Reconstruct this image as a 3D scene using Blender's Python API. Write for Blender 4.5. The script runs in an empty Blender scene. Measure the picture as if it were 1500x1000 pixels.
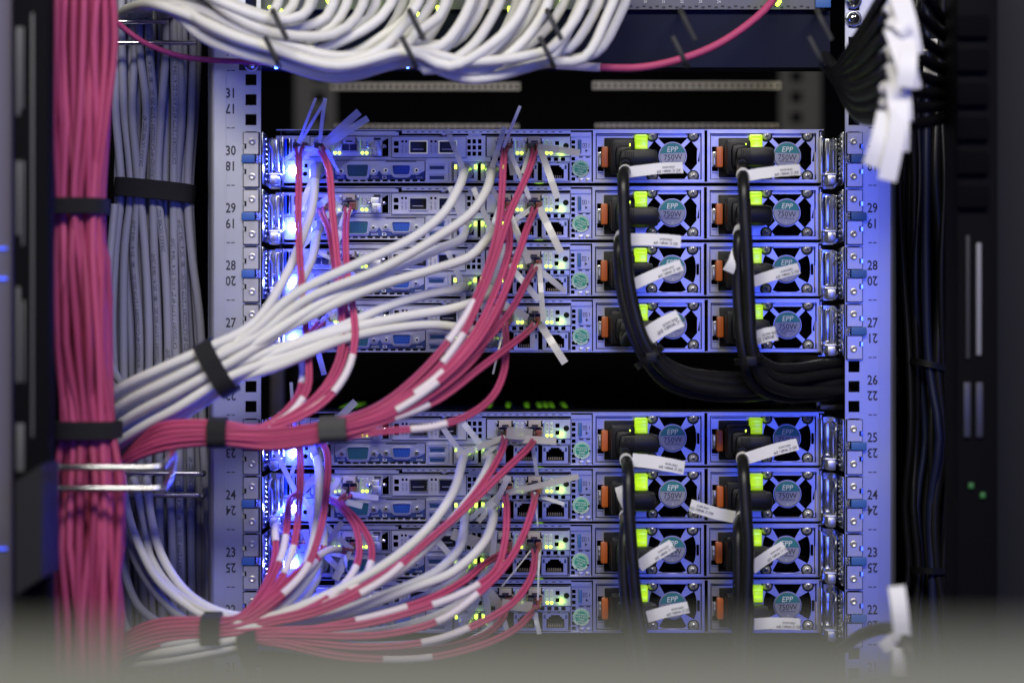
import bpy, bmesh, math, random
from mathutils import Vector, Matrix
from mathutils.geometry import tessellate_polygon

random.seed(7)
R = math.radians
sc = bpy.context.scene
COL = sc.collection

# ------------------------------------------------------------------ camera
D = 1.90                      # camera to the rack posts (m)
K = 0.5295e-3                 # metres per photo pixel on the post plane (y = 0)
FY = 0.043                    # plane of the server rear faces
KF = K * (D + FY) / D

cam_d = bpy.data.cameras.new('camera')
cam = bpy.data.objects.new('camera', cam_d)
COL.objects.link(cam)
cam.location = (0, -D, 0)
cam.rotation_euler = (R(90), 0, 0)
cam_d.sensor_width = 36
cam_d.lens = 36 * D / (1500 * K)
cam_d.clip_start = 0.02
cam_d.clip_end = 50
cam_d.dof.use_dof = True
cam_d.dof.focus_distance = D + FY - 0.004
cam_d.dof.aperture_fstop = 2.4
sc.camera = cam

# ------------------------------------------------------------------ world, lamps, exposure
w = bpy.data.worlds.new('World')
sc.world = w
w.use_nodes = True
bgn = w.node_tree.nodes['Background']
bgn.inputs[0].default_value = (0.55, 0.56, 0.75, 1)
bgn.inputs[1].default_value = 0.05
sc.view_settings.view_transform = 'Standard'
sc.view_settings.look = 'None'
sc.view_settings.exposure = 0
sc.view_settings.gamma = 1
try:
    sc.cycles.use_denoising = True
    sc.cycles.max_bounces = 7
    sc.cycles.diffuse_bounces = 3
    sc.cycles.glossy_bounces = 4
    sc.cycles.transparent_max_bounces = 12
    sc.cycles.sample_clamp_indirect = 4
    sc.cycles.caustics_reflective = False
    sc.cycles.caustics_refractive = False
except Exception:
    pass


def area(name, loc, aim, sx, sy, power, color):
    l = bpy.data.lights.new(name, 'AREA')
    l.shape = 'RECTANGLE'
    l.size = sx
    l.size_y = sy
    l.energy = power
    l.color = color
    o = bpy.data.objects.new(name, l)
    COL.objects.link(o)
    o.location = loc
    d = Vector(aim) - Vector(loc)
    o.rotation_euler = d.to_track_quat('-Z', 'Y').to_euler()
    return o


# aisle ceiling fixtures (white), and the blue-lit rack on the other side of the aisle
area('aisle_ceiling_lamp', (0.05, -1.75, 1.25), (0.05, 0, -0.1), 1.8, 0.35, 40, (1.0, 0.955, 0.86))
area('aisle_far_lamp', (-0.9, -1.9, 1.0), (0, 0, 0.0), 0.6, 0.6, 5, (0.96, 0.97, 1.0))
area('blue_aisle_lamp', (0.63, -2.3, -0.03), (0.28, 0, 0), 0.60, 0.80, 15, (0.045, 0.095, 1.0))
area('lavender_aisle_lamp', (-0.12, -2.6, 0.0), (-0.05, 0, 0), 0.9, 1.0, 1.35, (0.80, 0.81, 1.0))
area('strip_fill_lamp', (0.02, 0.10, 0.246), (0.02, 0.28, 0.205), 0.42, 0.015, 0.22, (1.0, 0.95, 0.85))  # unseen lamp added inside the rack to light the vent strips


def point(name, loc, power, color, rad=0.004):
    l = bpy.data.lights.new(name, 'POINT')
    l.energy = power
    l.color = color
    l.shadow_soft_size = rad
    o = bpy.data.objects.new(name, l)
    COL.objects.link(o)
    o.location = loc
    return o


def P(px, py, y=0.0):
    """point of the place seen at photo pixel (px, py) at real depth y"""
    s = K * (D + y) / D
    return Vector(((px - 750) * s, y, (500 - py) * s))


# ------------------------------------------------------------------ materials
M = {}


def mat(name, color, rough=0.5, metal=0.0, emit=None, estr=0.0, noise=0.0, nscale=60, bump=0.0, bscale=400,
        rvar=0.0, coat=0.0, alpha=1.0, trans=0.0, stretch=None, sss=0.0, spec=None, orand=0.0):
    m = bpy.data.materials.new(name)
    m.use_nodes = True
    nt = m.node_tree
    b = nt.nodes['Principled BSDF']
    b.inputs['Base Color'].default_value = (*color, 1)
    b.inputs['Roughness'].default_value = rough
    b.inputs['Metallic'].default_value = metal
    if spec is not None:
        b.inputs['Specular IOR Level'].default_value = spec
    if coat:
        b.inputs['Coat Weight'].default_value = coat
        b.inputs['Coat Roughness'].default_value = 0.15
    if trans:
        b.inputs['Transmission Weight'].default_value = trans
    if alpha < 1:
        b.inputs['Alpha'].default_value = alpha
    if sss:
        b.inputs['Subsurface Weight'].default_value = sss
        b.inputs['Subsurface Radius'].default_value = (0.003, 0.003, 0.003)
        b.inputs['Subsurface Scale'].default_value = 1.0
    if emit:
        b.inputs['Emission Color'].default_value = (*emit, 1)
        b.inputs['Emission Strength'].default_value = estr
    if noise or bump or rvar:
        tc = nt.nodes.new('ShaderNodeTexCoord')
        src = tc.outputs['Object']
        if stretch:
            mp = nt.nodes.new('ShaderNodeMapping')
            mp.inputs['Scale'].default_value = stretch
            nt.links.new(src, mp.inputs[0])
            src = mp.outputs[0]
        if noise or rvar:
            n = nt.nodes.new('ShaderNodeTexNoise')
            n.inputs['Scale'].default_value = nscale
            n.inputs['Detail'].default_value = 5
            nt.links.new(src, n.inputs['Vector'])
        if noise:
            mx = nt.nodes.new('ShaderNodeMix')
            mx.data_type = 'RGBA'
            c0 = [max(0, c * (1 - noise)) for c in color]
            c1 = [min(1, c * (1 + noise)) for c in color]
            mx.inputs[6].default_value = (*c0, 1)
            mx.inputs[7].default_value = (*c1, 1)
            nt.links.new(n.outputs['Fac'], mx.inputs[0])
            nt.links.new(mx.outputs[2], b.inputs['Base Color'])
        if rvar:
            mr = nt.nodes.new('ShaderNodeMapRange')
            mr.inputs[3].default_value = max(0.02, rough - rvar)
            mr.inputs[4].default_value = min(1, rough + rvar)
            nt.links.new(n.outputs['Fac'], mr.inputs[0])
            nt.links.new(mr.outputs[0], b.inputs['Roughness'])
        if bump:
            n2 = nt.nodes.new('ShaderNodeTexNoise')
            n2.inputs['Scale'].default_value = bscale
            n2.inputs['Detail'].default_value = 3
            nt.links.new(src, n2.inputs['Vector'])
            bp = nt.nodes.new('ShaderNodeBump')
            bp.inputs['Strength'].default_value = bump
            bp.inputs['Distance'].default_value = 0.0004
            nt.links.new(n2.outputs['Fac'], bp.inputs['Height'])
            nt.links.new(bp.outputs[0], b.inputs['Normal'])
    if orand:
        oi = nt.nodes.new('ShaderNodeObjectInfo')
        hs = nt.nodes.new('ShaderNodeHueSaturation')
        mr = nt.nodes.new('ShaderNodeMapRange')
        mr.inputs[3].default_value = 1 - orand
        mr.inputs[4].default_value = 1 + orand
        nt.links.new(oi.outputs['Random'], mr.inputs[0])
        nt.links.new(mr.outputs[0], hs.inputs['Value'])
        bc = b.inputs['Base Color']
        if bc.is_linked:
            nt.links.new(bc.links[0].from_socket, hs.inputs['Color'])
        else:
            hs.inputs['Color'].default_value = (*color, 1)
        nt.links.new(hs.outputs[0], bc)
    M[name] = m
    return m


mat('steel', (0.55, 0.55, 0.57), 0.36, 0.95, noise=0.10, nscale=90, rvar=0.10, bump=0.10, bscale=300)
mat('steel_card', (0.58, 0.57, 0.58), 0.40, 0.7, noise=0.10, nscale=120, rvar=0.08)
mat('steel_dark', (0.07, 0.07, 0.075), 0.45, 0.6, noise=0.15, nscale=60)
mat('chrome', (0.80, 0.81, 0.84), 0.16, 1.0, rvar=0.08, nscale=150)
mat('post_paint', (0.50, 0.51, 0.54), 0.42, 0.93, noise=0.12, nscale=14, rvar=0.07, bump=0.12, bscale=700)
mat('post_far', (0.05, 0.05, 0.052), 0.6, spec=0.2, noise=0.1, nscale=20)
mat('bracket_metal', (0.55, 0.54, 0.52), 0.40, 0.75, noise=0.10, nscale=90, rvar=0.10)
mat('black_plastic', (0.006, 0.006, 0.007), 0.42, rvar=0.08, nscale=200, bump=0.15, bscale=900, spec=0.28)
mat('black_matt', (0.006, 0.006, 0.007), 0.75, spec=0.15)
mat('interior', (0.003, 0.003, 0.004), 0.9, spec=0.05)
mat('manager_panel', (0.006, 0.008, 0.026), 0.5, rvar=0.08, nscale=60, spec=0.10)
mat('prong', (0.042, 0.042, 0.042), 0.55, spec=0.3)
mat('cord', (0.010, 0.010, 0.011), 0.36, rvar=0.10, nscale=120, spec=0.35)
mat('strap', (0.012, 0.012, 0.013), 0.95, noise=0.4, nscale=900, bump=0.6, bscale=1500)
mat('strap_grey', (0.07, 0.07, 0.065), 0.95, noise=0.3, nscale=900, bump=0.5, bscale=1500)
mat('cord_blue', (0.010, 0.014, 0.045), 0.40, rvar=0.10, nscale=120)
mat('switch_grey', (0.10, 0.10, 0.12), 0.5, 0.3)
mat('rod', (0.70, 0.70, 0.72), 0.22, 1.0)
mat('slit_pale', (0.22, 0.22, 0.23), 0.5)
mat('cable_white', (0.74, 0.73, 0.68), 0.52, noise=0.07, nscale=38, bump=0.10, bscale=250, spec=0.35, orand=0.07)
mat('cable_pink', (0.47, 0.068, 0.160), 0.55, noise=0.14, nscale=35, bump=0.10, bscale=250, spec=0.3, orand=0.13)
mat('cable_pink_pale', (0.52, 0.085, 0.19), 0.55, noise=0.12, nscale=35, spec=0.3, orand=0.12)
mat('cable_grey', (0.31, 0.315, 0.385), 0.5, spec=0.3, orand=0.10, noise=0.06, nscale=25, bump=0.06, bscale=250)
mat('boot', (0.42, 0.42, 0.43), 0.35, noise=0.08, nscale=80)
mat('sleeve', (0.78, 0.70, 0.72), 0.5)
mat('paper', (0.82, 0.81, 0.79), 0.55, noise=0.05, nscale=60)
mat('paper_aged', (0.60, 0.585, 0.52), 0.5, noise=0.08, nscale=80)
mat('ink', (0.02, 0.02, 0.025), 0.6)
mat('ink_soft', (0.08, 0.08, 0.10), 0.6)
mat('zinc', (0.60, 0.60, 0.62), 0.34, 0.55)
mat('ink_cable', (0.02, 0.02, 0.03), 0.6)
mat('ink_white', (0.80, 0.82, 0.82), 0.5)
mat('teal', (0.018, 0.21, 0.19), 0.35)
mat('seal_green', (0.02, 0.30, 0.21), 0.45, noise=0.05, nscale=300)
mat('seal_pale', (0.50, 0.66, 0.60), 0.45)
mat('badge_grey', (0.33, 0.33, 0.35), 0.42, 0.35, rvar=0.05)
mat('badge_teal', (0.035, 0.215, 0.205), 0.42, 0.2)
mat('serial_teal', (0.012, 0.11, 0.125), 0.4)
mat('vga_blue', (0.012, 0.085, 0.42), 0.4)
mat('usb_blue', (0.008, 0.050, 0.16), 0.35)
mat('usb_dark', (0.004, 0.018, 0.055), 0.4)
mat('strip_blue', (0.022, 0.052, 0.22), 0.5)
mat('tab_blue', (0.040, 0.125, 0.42), 0.5)
mat('orange', (0.55, 0.125, 0.018), 0.42, noise=0.06, nscale=80)
mat('neon', (0.58, 0.88, 0.015), 0.3, emit=(0.56, 0.98, 0.01), estr=0.50, coat=0.5)
mat('led_green', (0.3, 0.8, 0.05), 0.3, emit=(0.62, 1.0, 0.05), estr=5.0)
mat('led_green_dim', (0.1, 0.3, 0.03), 0.4, emit=(0.35, 0.85, 0.03), estr=0.7)
mat('led_blue', (0.3, 0.4, 1.0), 0.3, emit=(0.34, 0.44, 1.0), estr=220.0)
mat('blue_glint', (0.1, 0.2, 1.0), 0.3, emit=(0.08, 0.2, 1.0), estr=14.0)
mat('blue_reflection_line', (0.1, 0.2, 1.0), 0.3, emit=(0.06, 0.10, 1.0), estr=1.6)
mat('led_green_far', (0.02, 0.08, 0.02), 0.5, emit=(0.20, 0.9, 0.15), estr=0.06)
mat('slot_grey', (0.24, 0.26, 0.23), 0.5)
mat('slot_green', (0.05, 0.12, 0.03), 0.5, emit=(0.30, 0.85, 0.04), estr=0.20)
mat('beige', (0.56, 0.49, 0.40), 0.5)
mat('lc_dark', (0.06, 0.055, 0.06), 0.45)
mat('lc_red', (0.24, 0.055, 0.045), 0.45)
mat('tan_metal', (0.42, 0.36, 0.26), 0.5, 0.5)
mat('vent_tan', (0.40, 0.37, 0.30), 0.55, 0.3, noise=0.2, nscale=120)
mat('slit_mid', (0.085, 0.088, 0.085), 0.5)
mat('cabinet_grey', (0.020, 0.020, 0.021), 0.65, spec=0.15, noise=0.08, nscale=20)
mat('panel_pale', (0.13, 0.12, 0.16), 0.6, spec=0.1)
mat('ledge_grey', (0.128, 0.131, 0.097), 0.85, spec=0.03)
mat('edge_black', (0.004, 0.004, 0.005), 0.7, spec=0.05)


def clear_mat(name, color, fac):
    m = bpy.data.materials.new(name)
    m.use_nodes = True
    nt = m.node_tree
    b = nt.nodes['Principled BSDF']
    b.inputs['Base Color'].default_value = (*color, 1)
    b.inputs['Roughness'].default_value = 0.22
    out = nt.nodes['Material Output']
    t = nt.nodes.new('ShaderNodeBsdfTransparent')
    mx = nt.nodes.new('ShaderNodeMixShader')
    mx.inputs[0].default_value = fac
    nt.links.new(t.outputs[0], mx.inputs[1])
    nt.links.new(b.outputs[0], mx.inputs[2])
    nt.links.new(mx.outputs[0], out.inputs[0])
    M[name] = m


clear_mat('clear_tag', (0.86, 0.86, 0.84), 0.58)
clear_mat('cloudy_tag', (0.66, 0.65, 0.58), 0.78)
clear_mat('smoke_clear', (0.35, 0.38, 0.42), 0.35)

# ------------------------------------------------------------------ mesh builder
_fontcache = {}


def text_geo(s, bold=0.0):
    """triangles of a string set in Blender's own font, height about 1, centred"""
    if (s, bold) in _fontcache:
        return _fontcache[(s, bold)]
    cu = bpy.data.curves.new('t', 'FONT')
    cu.body = s
    cu.size = 1.0
    cu.resolution_u = 2
    cu.offset = bold
    cu.align_x = 'CENTER'
    o = bpy.data.objects.new('t', cu)
    COL.objects.link(o)
    dg = bpy.context.evaluated_depsgraph_get()
    me = o.evaluated_get(dg).to_mesh()
    vs = [(v.co.x, v.co.y - 0.34) for v in me.vertices]
    fs = [tuple(p.vertices) for p in me.polygons]
    o.evaluated_get(dg).to_mesh_clear()
    bpy.data.objects.remove(o)
    bpy.data.curves.remove(cu)
    _fontcache[(s, bold)] = (vs, fs)
    return vs, fs


class MB:
    def __init__(self, m='steel'):
        self.v, self.f, self.fm, self.fs = [], [], [], []
        self.mats = []
        self.cur = 0
        self.mat(m)

    def mat(self, m):
        if m not in self.mats:
            self.mats.append(m)
        self.cur = self.mats.index(m)
        return self

    def add(self, vs, fs, smooth=False):
        b = len(self.v)
        self.v += [tuple(p) for p in vs]
        for f in fs:
            self.f.append(tuple(b + i for i in f))
            self.fm.append(self.cur)
            self.fs.append(smooth)
        return self

    def box(self, x0, x1, y0, y1, z0, z1, bev=0.0):
        if x0 > x1: x0, x1 = x1, x0
        if y0 > y1: y0, y1 = y1, y0
        if z0 > z1: z0, z1 = z1, z0
        if bev <= 0:
            vs = [(x0, y0, z0), (x1, y0, z0), (x1, y1, z0), (x0, y1, z0), (x0, y0, z1), (x1, y0, z1), (x1, y1, z1), (x0, y1, z1)]
            fs = [(0, 3, 2, 1), (4, 5, 6, 7), (0, 1, 5, 4), (1, 2, 6, 5), (2, 3, 7, 6), (3, 0, 4, 7)]
            return self.add(vs, fs)
        bm = bmesh.new()
        bmesh.ops.create_cube(bm, size=1)
        for v in bm.verts:
            v.co = Vector(((x0 + x1) / 2 + v.co.x * (x1 - x0), (y0 + y1) / 2 + v.co.y * (y1 - y0), (z0 + z1) / 2 + v.co.z * (z1 - z0)))
        bmesh.ops.bevel(bm, geom=bm.edges[:], offset=bev, segments=2, profile=0.6, affect='EDGES', clamp_overlap=True)
        return self.addbm(bm, True)

    def addbm(self, bm, smooth=False):
        bm.verts.index_update()
        self.add([v.co[:] for v in bm.verts], [[v.index for v in f.verts] for f in bm.faces], smooth)
        bm.free()
        return self

    def plate(self, outer, holes, y0, y1):
        """flat sheet in the XZ plane with holes; y0 is the side facing the camera"""
        loops = [outer] + list(holes)
        polys = [[Vector((x, z, 0)) for x, z in lp] for lp in loops]
        tris = tessellate_polygon(polys)
        flat = [p for lp in loops for p in lp]
        n = len(flat)
        vs = [(x, y0, z) for x, z in flat] + [(x, y1, z) for x, z in flat]
        fs = []
        for t in tris:
            a, b, c = (flat[i] for i in t)
            area2 = (b[0] - a[0]) * (c[1] - a[1]) - (b[1] - a[1]) * (c[0] - a[0])
            t = t if area2 > 0 else (t[0], t[2], t[1])
            fs.append(tuple(t))
            fs.append(tuple(n + i for i in reversed(t)))
        b = 0
        for k, lp in enumerate(loops):
            L = len(lp)
            a2 = sum(lp[i][0] * lp[(i + 1) % L][1] - lp[(i + 1) % L][0] * lp[i][1] for i in range(L))
            for i in range(L):
                j = (i + 1) % L
                q = (b + i, n + b + i, n + b + j, b + j)
                if (a2 > 0) != (k == 0):
                    q = tuple(reversed(q))
                fs.append(q)
            b += L
        return self.add(vs, fs)

    def lathe(self, cx, cz, prof, n=20, a0=0.0, smooth=True):
        """profile of (radius, y), turned about the Y axis at (cx, cz)"""
        vs, fs = [], []
        for r, y in prof:
            for i in range(n):
                a = a0 + 2 * math.pi * i / n
                vs.append((cx + r * math.cos(a), y, cz + r * math.sin(a)))
        for k in range(len(prof) - 1):
            for i in range(n):
                j = (i + 1) % n
                fs.append((k * n + i, (k + 1) * n + i, (k + 1) * n + j, k * n + j))
        fs.append(tuple(range(n)))
        fs.append(tuple((len(prof) - 1) * n + i for i in reversed(range(n))))
        return self.add(vs, fs, smooth)

    def tube(self, pts, r, n=10, cap=True, off=None):
        """tube along pts; r a number or a list; off an optional list of offsets"""
        pts = [Vector(p) for p in pts]
        N = len(pts)
        rr = r if isinstance(r, (list, tuple)) else [r] * N
        t0 = (pts[1] - pts[0]).normalized()
        u = t0.cross(Vector((0, 1, 0)))
        if u.length < 1e-4:
            u = t0.cross(Vector((1, 0, 0)))
        u.normalize()
        vs, fs = [], []
        for i in range(N):
            t = (pts[min(i + 1, N - 1)] - pts[max(i - 1, 0)]).normalized()
            u = (u - t * u.dot(t)).normalized()
            w_ = t.cross(u)
            for k in range(n):
                a = 2 * math.pi * k / n
                vs.append(pts[i] + (u * math.cos(a) + w_ * math.sin(a)) * rr[i])
        for i in range(N - 1):
            for k in range(n):
                l = (k + 1) % n
                fs.append((i * n + k, i * n + l, (i + 1) * n + l, (i + 1) * n + k))
        if cap:
            fs.append(tuple(reversed(range(n))))
            fs.append(tuple((N - 1) * n + k for k in range(n)))
        return self.add(vs, fs, True)

    def text(self, s, cx, cz, size, y, rot=0.0, sx=1.0, shear=0.0, bold=0.0):
        """flat print on a face looking at the camera"""
        vs, fs = text_geo(s, bold)
        c, d = math.cos(rot), math.sin(rot)
        out = []
        for x, z in vs:
            x = (x + shear * z) * size * sx
            z = z * size
            out.append((cx + x * c - z * d, y, cz + x * d + z * c))
        return self.add(out, fs)

    def ribbon(self, pts, width, thick=0.0004, wdir=None):
        """strip of real thickness along pts; wdir = list of width directions"""
        pts = [Vector(p) for p in pts]
        N = len(pts)
        vs, fs = [], []
        for i in range(N):
            t = (pts[min(i + 1, N - 1)] - pts[max(i - 1, 0)]).normalized()
            wd = wdir[i] if wdir else t.cross(Vector((0, 1, 0))).normalized()
            nn = t.cross(wd).normalized()
            for a, b in ((-1, -1), (1, -1), (1, 1), (-1, 1)):
                vs.append(pts[i] + wd * (a * width / 2) + nn * (b * thick / 2))
        for i in range(N - 1):
            for k in range(4):
                l = (k + 1) % 4
                fs.append((i * 4 + k, i * 4 + l, (i + 1) * 4 + l, (i + 1) * 4 + k))
        fs.append((3, 2, 1, 0))
        fs.append(tuple((N - 1) * 4 + k for k in range(4)))
        return self.add(vs, fs)

    def mesh(self, name):
        me = bpy.data.meshes.new(name)
        me.from_pydata(self.v, [], self.f)
        for m in self.mats:
            me.materials.append(M[m])
        me.polygons.foreach_set('material_index', self.fm)
        me.polygons.foreach_set('use_smooth', self.fs)
        me.update()
        if any(self.fs):
            me.set_sharp_from_angle(angle=R(42))
        return me

    def build(self, name, parent=None, loc=(0, 0, 0)):
        return link(name, self.mesh(name), parent, loc)


def link(name, me, parent=None, loc=(0, 0, 0)):
    o = bpy.data.objects.new(name, me)
    COL.objects.link(o)
    if parent is not None:
        o.parent = parent
    o.location = loc
    return o


def tag(o, label=None, cat=None, group=None, kind=None):
    if label: o['label'] = label
    if cat: o['category'] = cat
    if group: o['group'] = group
    if kind: o['kind'] = kind
    return o


def empty(name, loc):
    o = bpy.data.objects.new(name, None)
    COL.objects.link(o)
    o.location = loc
    o.empty_display_size = 0.02
    return o


def copy_tree(o, parent=None, swap=None):
    c = o.copy()
    COL.objects.link(c)
    c.parent = parent
    if swap and o.name.split('.')[0] in swap and o.data is not None:
        c.data = swap[o.name.split('.')[0]]
    for ch in list(o.children):
        copy_tree(ch, c, swap)
    return c


def rect(x0, z0, x1, z1):
    return [(x0, z0), (x1, z0), (x1, z1), (x0, z1)]


def rrect(x0, z0, x1, z1, r, n=3):
    if x0 > x1: x0, x1 = x1, x0
    if z0 > z1: z0, z1 = z1, z0
    out = []
    for cx, cz, a in ((x1 - r, z0 + r, -90), (x1 - r, z1 - r, 0), (x0 + r, z1 - r, 90), (x0 + r, z0 + r, 180)):
        for i in range(n + 1):
            t = R(a + 90 * i / n)
            out.append((cx + r * math.cos(t), cz + r * math.sin(t)))
    return out


def circ(cx, cz, r, n=16):
    return [(cx + r * math.cos(2 * math.pi * i / n), cz + r * math.sin(2 * math.pi * i / n)) for i in range(n)]


def smooth_path(pts, step=0.007):
    """Catmull-Rom through 3-D points, evenly sampled"""
    pts = [Vector(p) for p in pts]
    if len(pts) == 2:
        n = max(2, int((pts[1] - pts[0]).length / step))
        return [pts[0].lerp(pts[1], i / n) for i in range(n + 1)]
    q = [pts[0] * 2 - pts[1]] + pts + [pts[-1] * 2 - pts[-2]]
    out = []
    for i in range(1, len(q) - 2):
        p0, p1, p2, p3 = q[i - 1], q[i], q[i + 1], q[i + 2]
        d1 = max((p1 - p0).length, 1e-5) ** 0.5
        d2 = max((p2 - p1).length, 1e-5) ** 0.5
        d3 = max((p3 - p2).length, 1e-5) ** 0.5
        m1 = ((p1 - p0) / d1 - (p2 - p0) / (d1 + d2) + (p2 - p1) / d2) * d2
        m2 = ((p2 - p1) / d2 - (p3 - p1) / (d2 + d3) + (p3 - p2) / d3) * d2
        n = max(2, int((p2 - p1).length / step))
        for j in range(n):
            t = j / n
            t2, t3 = t * t, t * t * t
            out.append(p1 * (2 * t3 - 3 * t2 + 1) + m1 * (t3 - 2 * t2 + t) + p2 * (-2 * t3 + 3 * t2) + m2 * (t3 - t2))
    out.append(pts[-1])
    return out


def path(pp, step=0.007):
    """list of (px, py, depth in mm)"""
    return smooth_path([P(a, b, c / 1000.0) for a, b, c in pp], step)

# ================================================================== the cabinet round the equipment
def mmbox(b, px0, py0, px1, py1, y0, y1, bev=0.0, yref=None):
    """box whose near face (at y0) spans two photo pixels"""
    a, c = P(px0, py0, y0), P(px1, py1, y0)
    return b.box(a.x, c.x, y0, y1, c.z, a.z, bev)


b = MB('interior')
b.box(-0.62, 0.62, 1.20, 1.22, -0.75, 0.75)
b.build('rear_wall')['kind'] = 'structure'
b = MB('interior')
b.box(-0.62, -0.60, -0.05, 1.20, -0.75, 0.75)
b.build('side_wall')['kind'] = 'structure'
b = MB('interior')
b.box(0.60, 0.62, -0.05, 1.20, -0.75, 0.75)
b.build('side_wall')['kind'] = 'structure'
b = MB('interior')
b.box(-0.60, 0.60, -0.05, 1.20, -0.75, -0.73)
b.build('floor')['kind'] = 'structure'
b = MB('interior')
b.box(-0.60, 0.60, -0.05, 1.20, 0.73, 0.75)
b.build('ceiling')['kind'] = 'structure'
for x0, x1 in ((60, 312), (1304, 1480)):
    b = MB('interior')
    mmbox(b, x0, -60, x1, 1090, 0.16, 0.175)
    b.build('partition')['kind'] = 'structure'

# rack posts with square holes and printed unit numbers ----------------------------------------
U = 83.95
def unit_y(n):                # photo row of the dash above unit n
    return 187.5 + (30 - n) * U


def make_post(side):
    if side < 0:
        xin, xout, hx, nx = 382, 314, 367.5, 338
    else:
        xin, xout, hx, nx = 1238, 1304, 1251, 1278
    b = MB('post_paint')
    a = lambda x: P(x, 0).x
    z = lambda y: P(0, y).z
    h = 8.2
    ys = sorted(unit_y(n) + 13.5 + 29.2 * k for n in range(20, 34) for k in range(3))
    lo, hi = sorted((a(xin), a(xout)))
    hl, hr = a(hx - h), a(hx + h)
    for x0, x1 in ((lo, hl), (hr, hi)):
        b.box(x0, x1, 0.0, 0.002, z(1130), z(-130))
    edges = [-130] + [y + d for y in ys for d in (-h, h)] + [1130]
    for i in range(0, len(edges), 2):
        b.box(hl, hr, 0.0, 0.002, z(edges[i + 1]), z(edges[i]))
    # rolled outer edge, going back into the rack
    zt, zb = z(-130), z(1130)
    prof = [(a(xout), 0.0)]
    r = 0.0055
    for i in range(7):
        t = R(90 * i / 6)
        prof.append((a(xout) + side * r * math.sin(t), r - r * math.cos(t) - 0.0004))
    prof.append((a(xout) + side * r, 0.07))
    vs, fs = [], []
    for x, y in prof:
        vs += [(x, y, zb), (x, y, zt)]
    for i in range(len(prof) - 1):
        q = (2 * i, 2 * i + 2, 2 * i + 3, 2 * i + 1)
        fs.append(q if side > 0 else tuple(reversed(q)))
    b.add(vs, fs, True)
    # shallow stiffening bead
    bx = a(xout) - side * 0.0085
    b.box(bx - 0.0006, bx + 0.0006, -0.0006, 0.001, zb, zt)
    post = b.build('rack_post')
    tag(post, 'pale grey rack post with square holes left of the servers' if side < 0 else
        'blue-lit rack post with square holes right of the servers', 'rack post', 'numbered posts of the rack')
    t = MB('ink')
    for n in range(20, 34):
        y = unit_y(n)
        t.box(a(nx - 6), a(nx - 0.8), -0.00015, 0, z(y + 0.8), z(y - 0.6))
        t.box(a(nx + 0.8), a(nx + 6), -0.00015, 0, z(y + 0.8), z(y - 0.6))
        t.text(str(n), a(nx), z(y + 33), 0.0104, -0.00025, sx=0.78, bold=0.018)
        t.text(str(48 - n), a(nx), z(y + 56), 0.0104, -0.00025, rot=math.pi, sx=0.78, bold=0.018)
    t.build('numbering', post)
    return post


make_post(-1)
make_post(1)

# posts and a lit perforated strip deep inside, seen over the top server -------------------------
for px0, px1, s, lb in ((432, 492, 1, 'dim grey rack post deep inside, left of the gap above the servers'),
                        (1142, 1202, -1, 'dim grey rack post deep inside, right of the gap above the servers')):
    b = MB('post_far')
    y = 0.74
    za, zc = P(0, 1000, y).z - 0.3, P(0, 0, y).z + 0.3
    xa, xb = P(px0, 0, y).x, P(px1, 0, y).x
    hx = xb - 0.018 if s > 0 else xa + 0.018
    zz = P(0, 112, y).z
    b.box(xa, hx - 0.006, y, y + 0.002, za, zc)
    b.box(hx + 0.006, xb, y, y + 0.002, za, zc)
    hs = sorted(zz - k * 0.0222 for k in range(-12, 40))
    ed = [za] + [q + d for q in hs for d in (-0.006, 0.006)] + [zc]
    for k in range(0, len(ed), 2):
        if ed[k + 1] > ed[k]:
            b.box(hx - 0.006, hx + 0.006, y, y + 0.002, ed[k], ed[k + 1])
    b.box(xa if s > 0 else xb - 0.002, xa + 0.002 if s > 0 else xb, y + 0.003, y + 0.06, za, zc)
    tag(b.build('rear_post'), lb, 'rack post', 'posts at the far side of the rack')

for px0, px1, p0, p1, lb in ((484, 762, 121, 132.5, 'pale perforated strip deep in the gap, upper left of four'), (868, 1144, 119.5, 131, 'pale perforated strip deep in the gap, upper right of four'),
                            (490, 760, 182, 188, 'thin perforated strip just above the topmost server, left of the pair'), (872, 1140, 181, 187, 'thin perforated strip just above the topmost server, right of the pair')):
    y = 0.28
    b = MB('vent_tan')
    a, c = P(px0, p0, y), P(px1, p1, y)
    n = int((c.x - a.x) / 0.0056)
    pitch = (c.x - a.x) / n
    holes = [circ(a.x + (i + 0.5) * pitch, (a.z + c.z) / 2, min(0.0018, (a.z - c.z) * 0.34), 8) for i in range(n)]
    b.plate(rect(a.x, c.z, c.x, a.z), holes, y, y + 0.003)
    tag(b.build('vent_strip'), lb, 'vent strip', 'lit vent strips in the gap above the servers')
b = MB('tan_metal')
a, c = P(396, 500, 0.30), P(416, 640, 0.30)
b.box(a.x, c.x, 0.30, 0.31, c.z, a.z, 0.001)
tag(b.build('support_bar'), 'short tan metal bar in the dark gap beside the left post', 'metal bar')

b = MB('steel_dark')
a, c = P(1030, 582, 0.22), P(1236, 587, 0.22)
b.box(a.x, c.x, 0.22, 0.26, c.z, a.z, 0.0008)
for k in range(5):
    q = P(1130 + k * 22, 590, 0.22)
    b.lathe(q.x, q.z, [(0.001, 0.214), (0.003, 0.216), (0.003, 0.222)], 10)
b.mat('steel')
a, c = P(1196, 578, 0.12), P(1236, 600, 0.12)
b.box(a.x, c.x, 0.12, 0.14, c.z, c.z + 0.004, 0.0006)
b.box(a.x, a.x + 0.004, 0.12, 0.24, c.z, a.z, 0.0006)
tag(b.build('support_rail'), 'dark support rail at the right of the gap under the black cords', 'rail')

# ================================================================== one rack server
def U_(u):
    return (u - 810) * KF


def V_(v):
    return (78 - v) * KF


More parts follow.
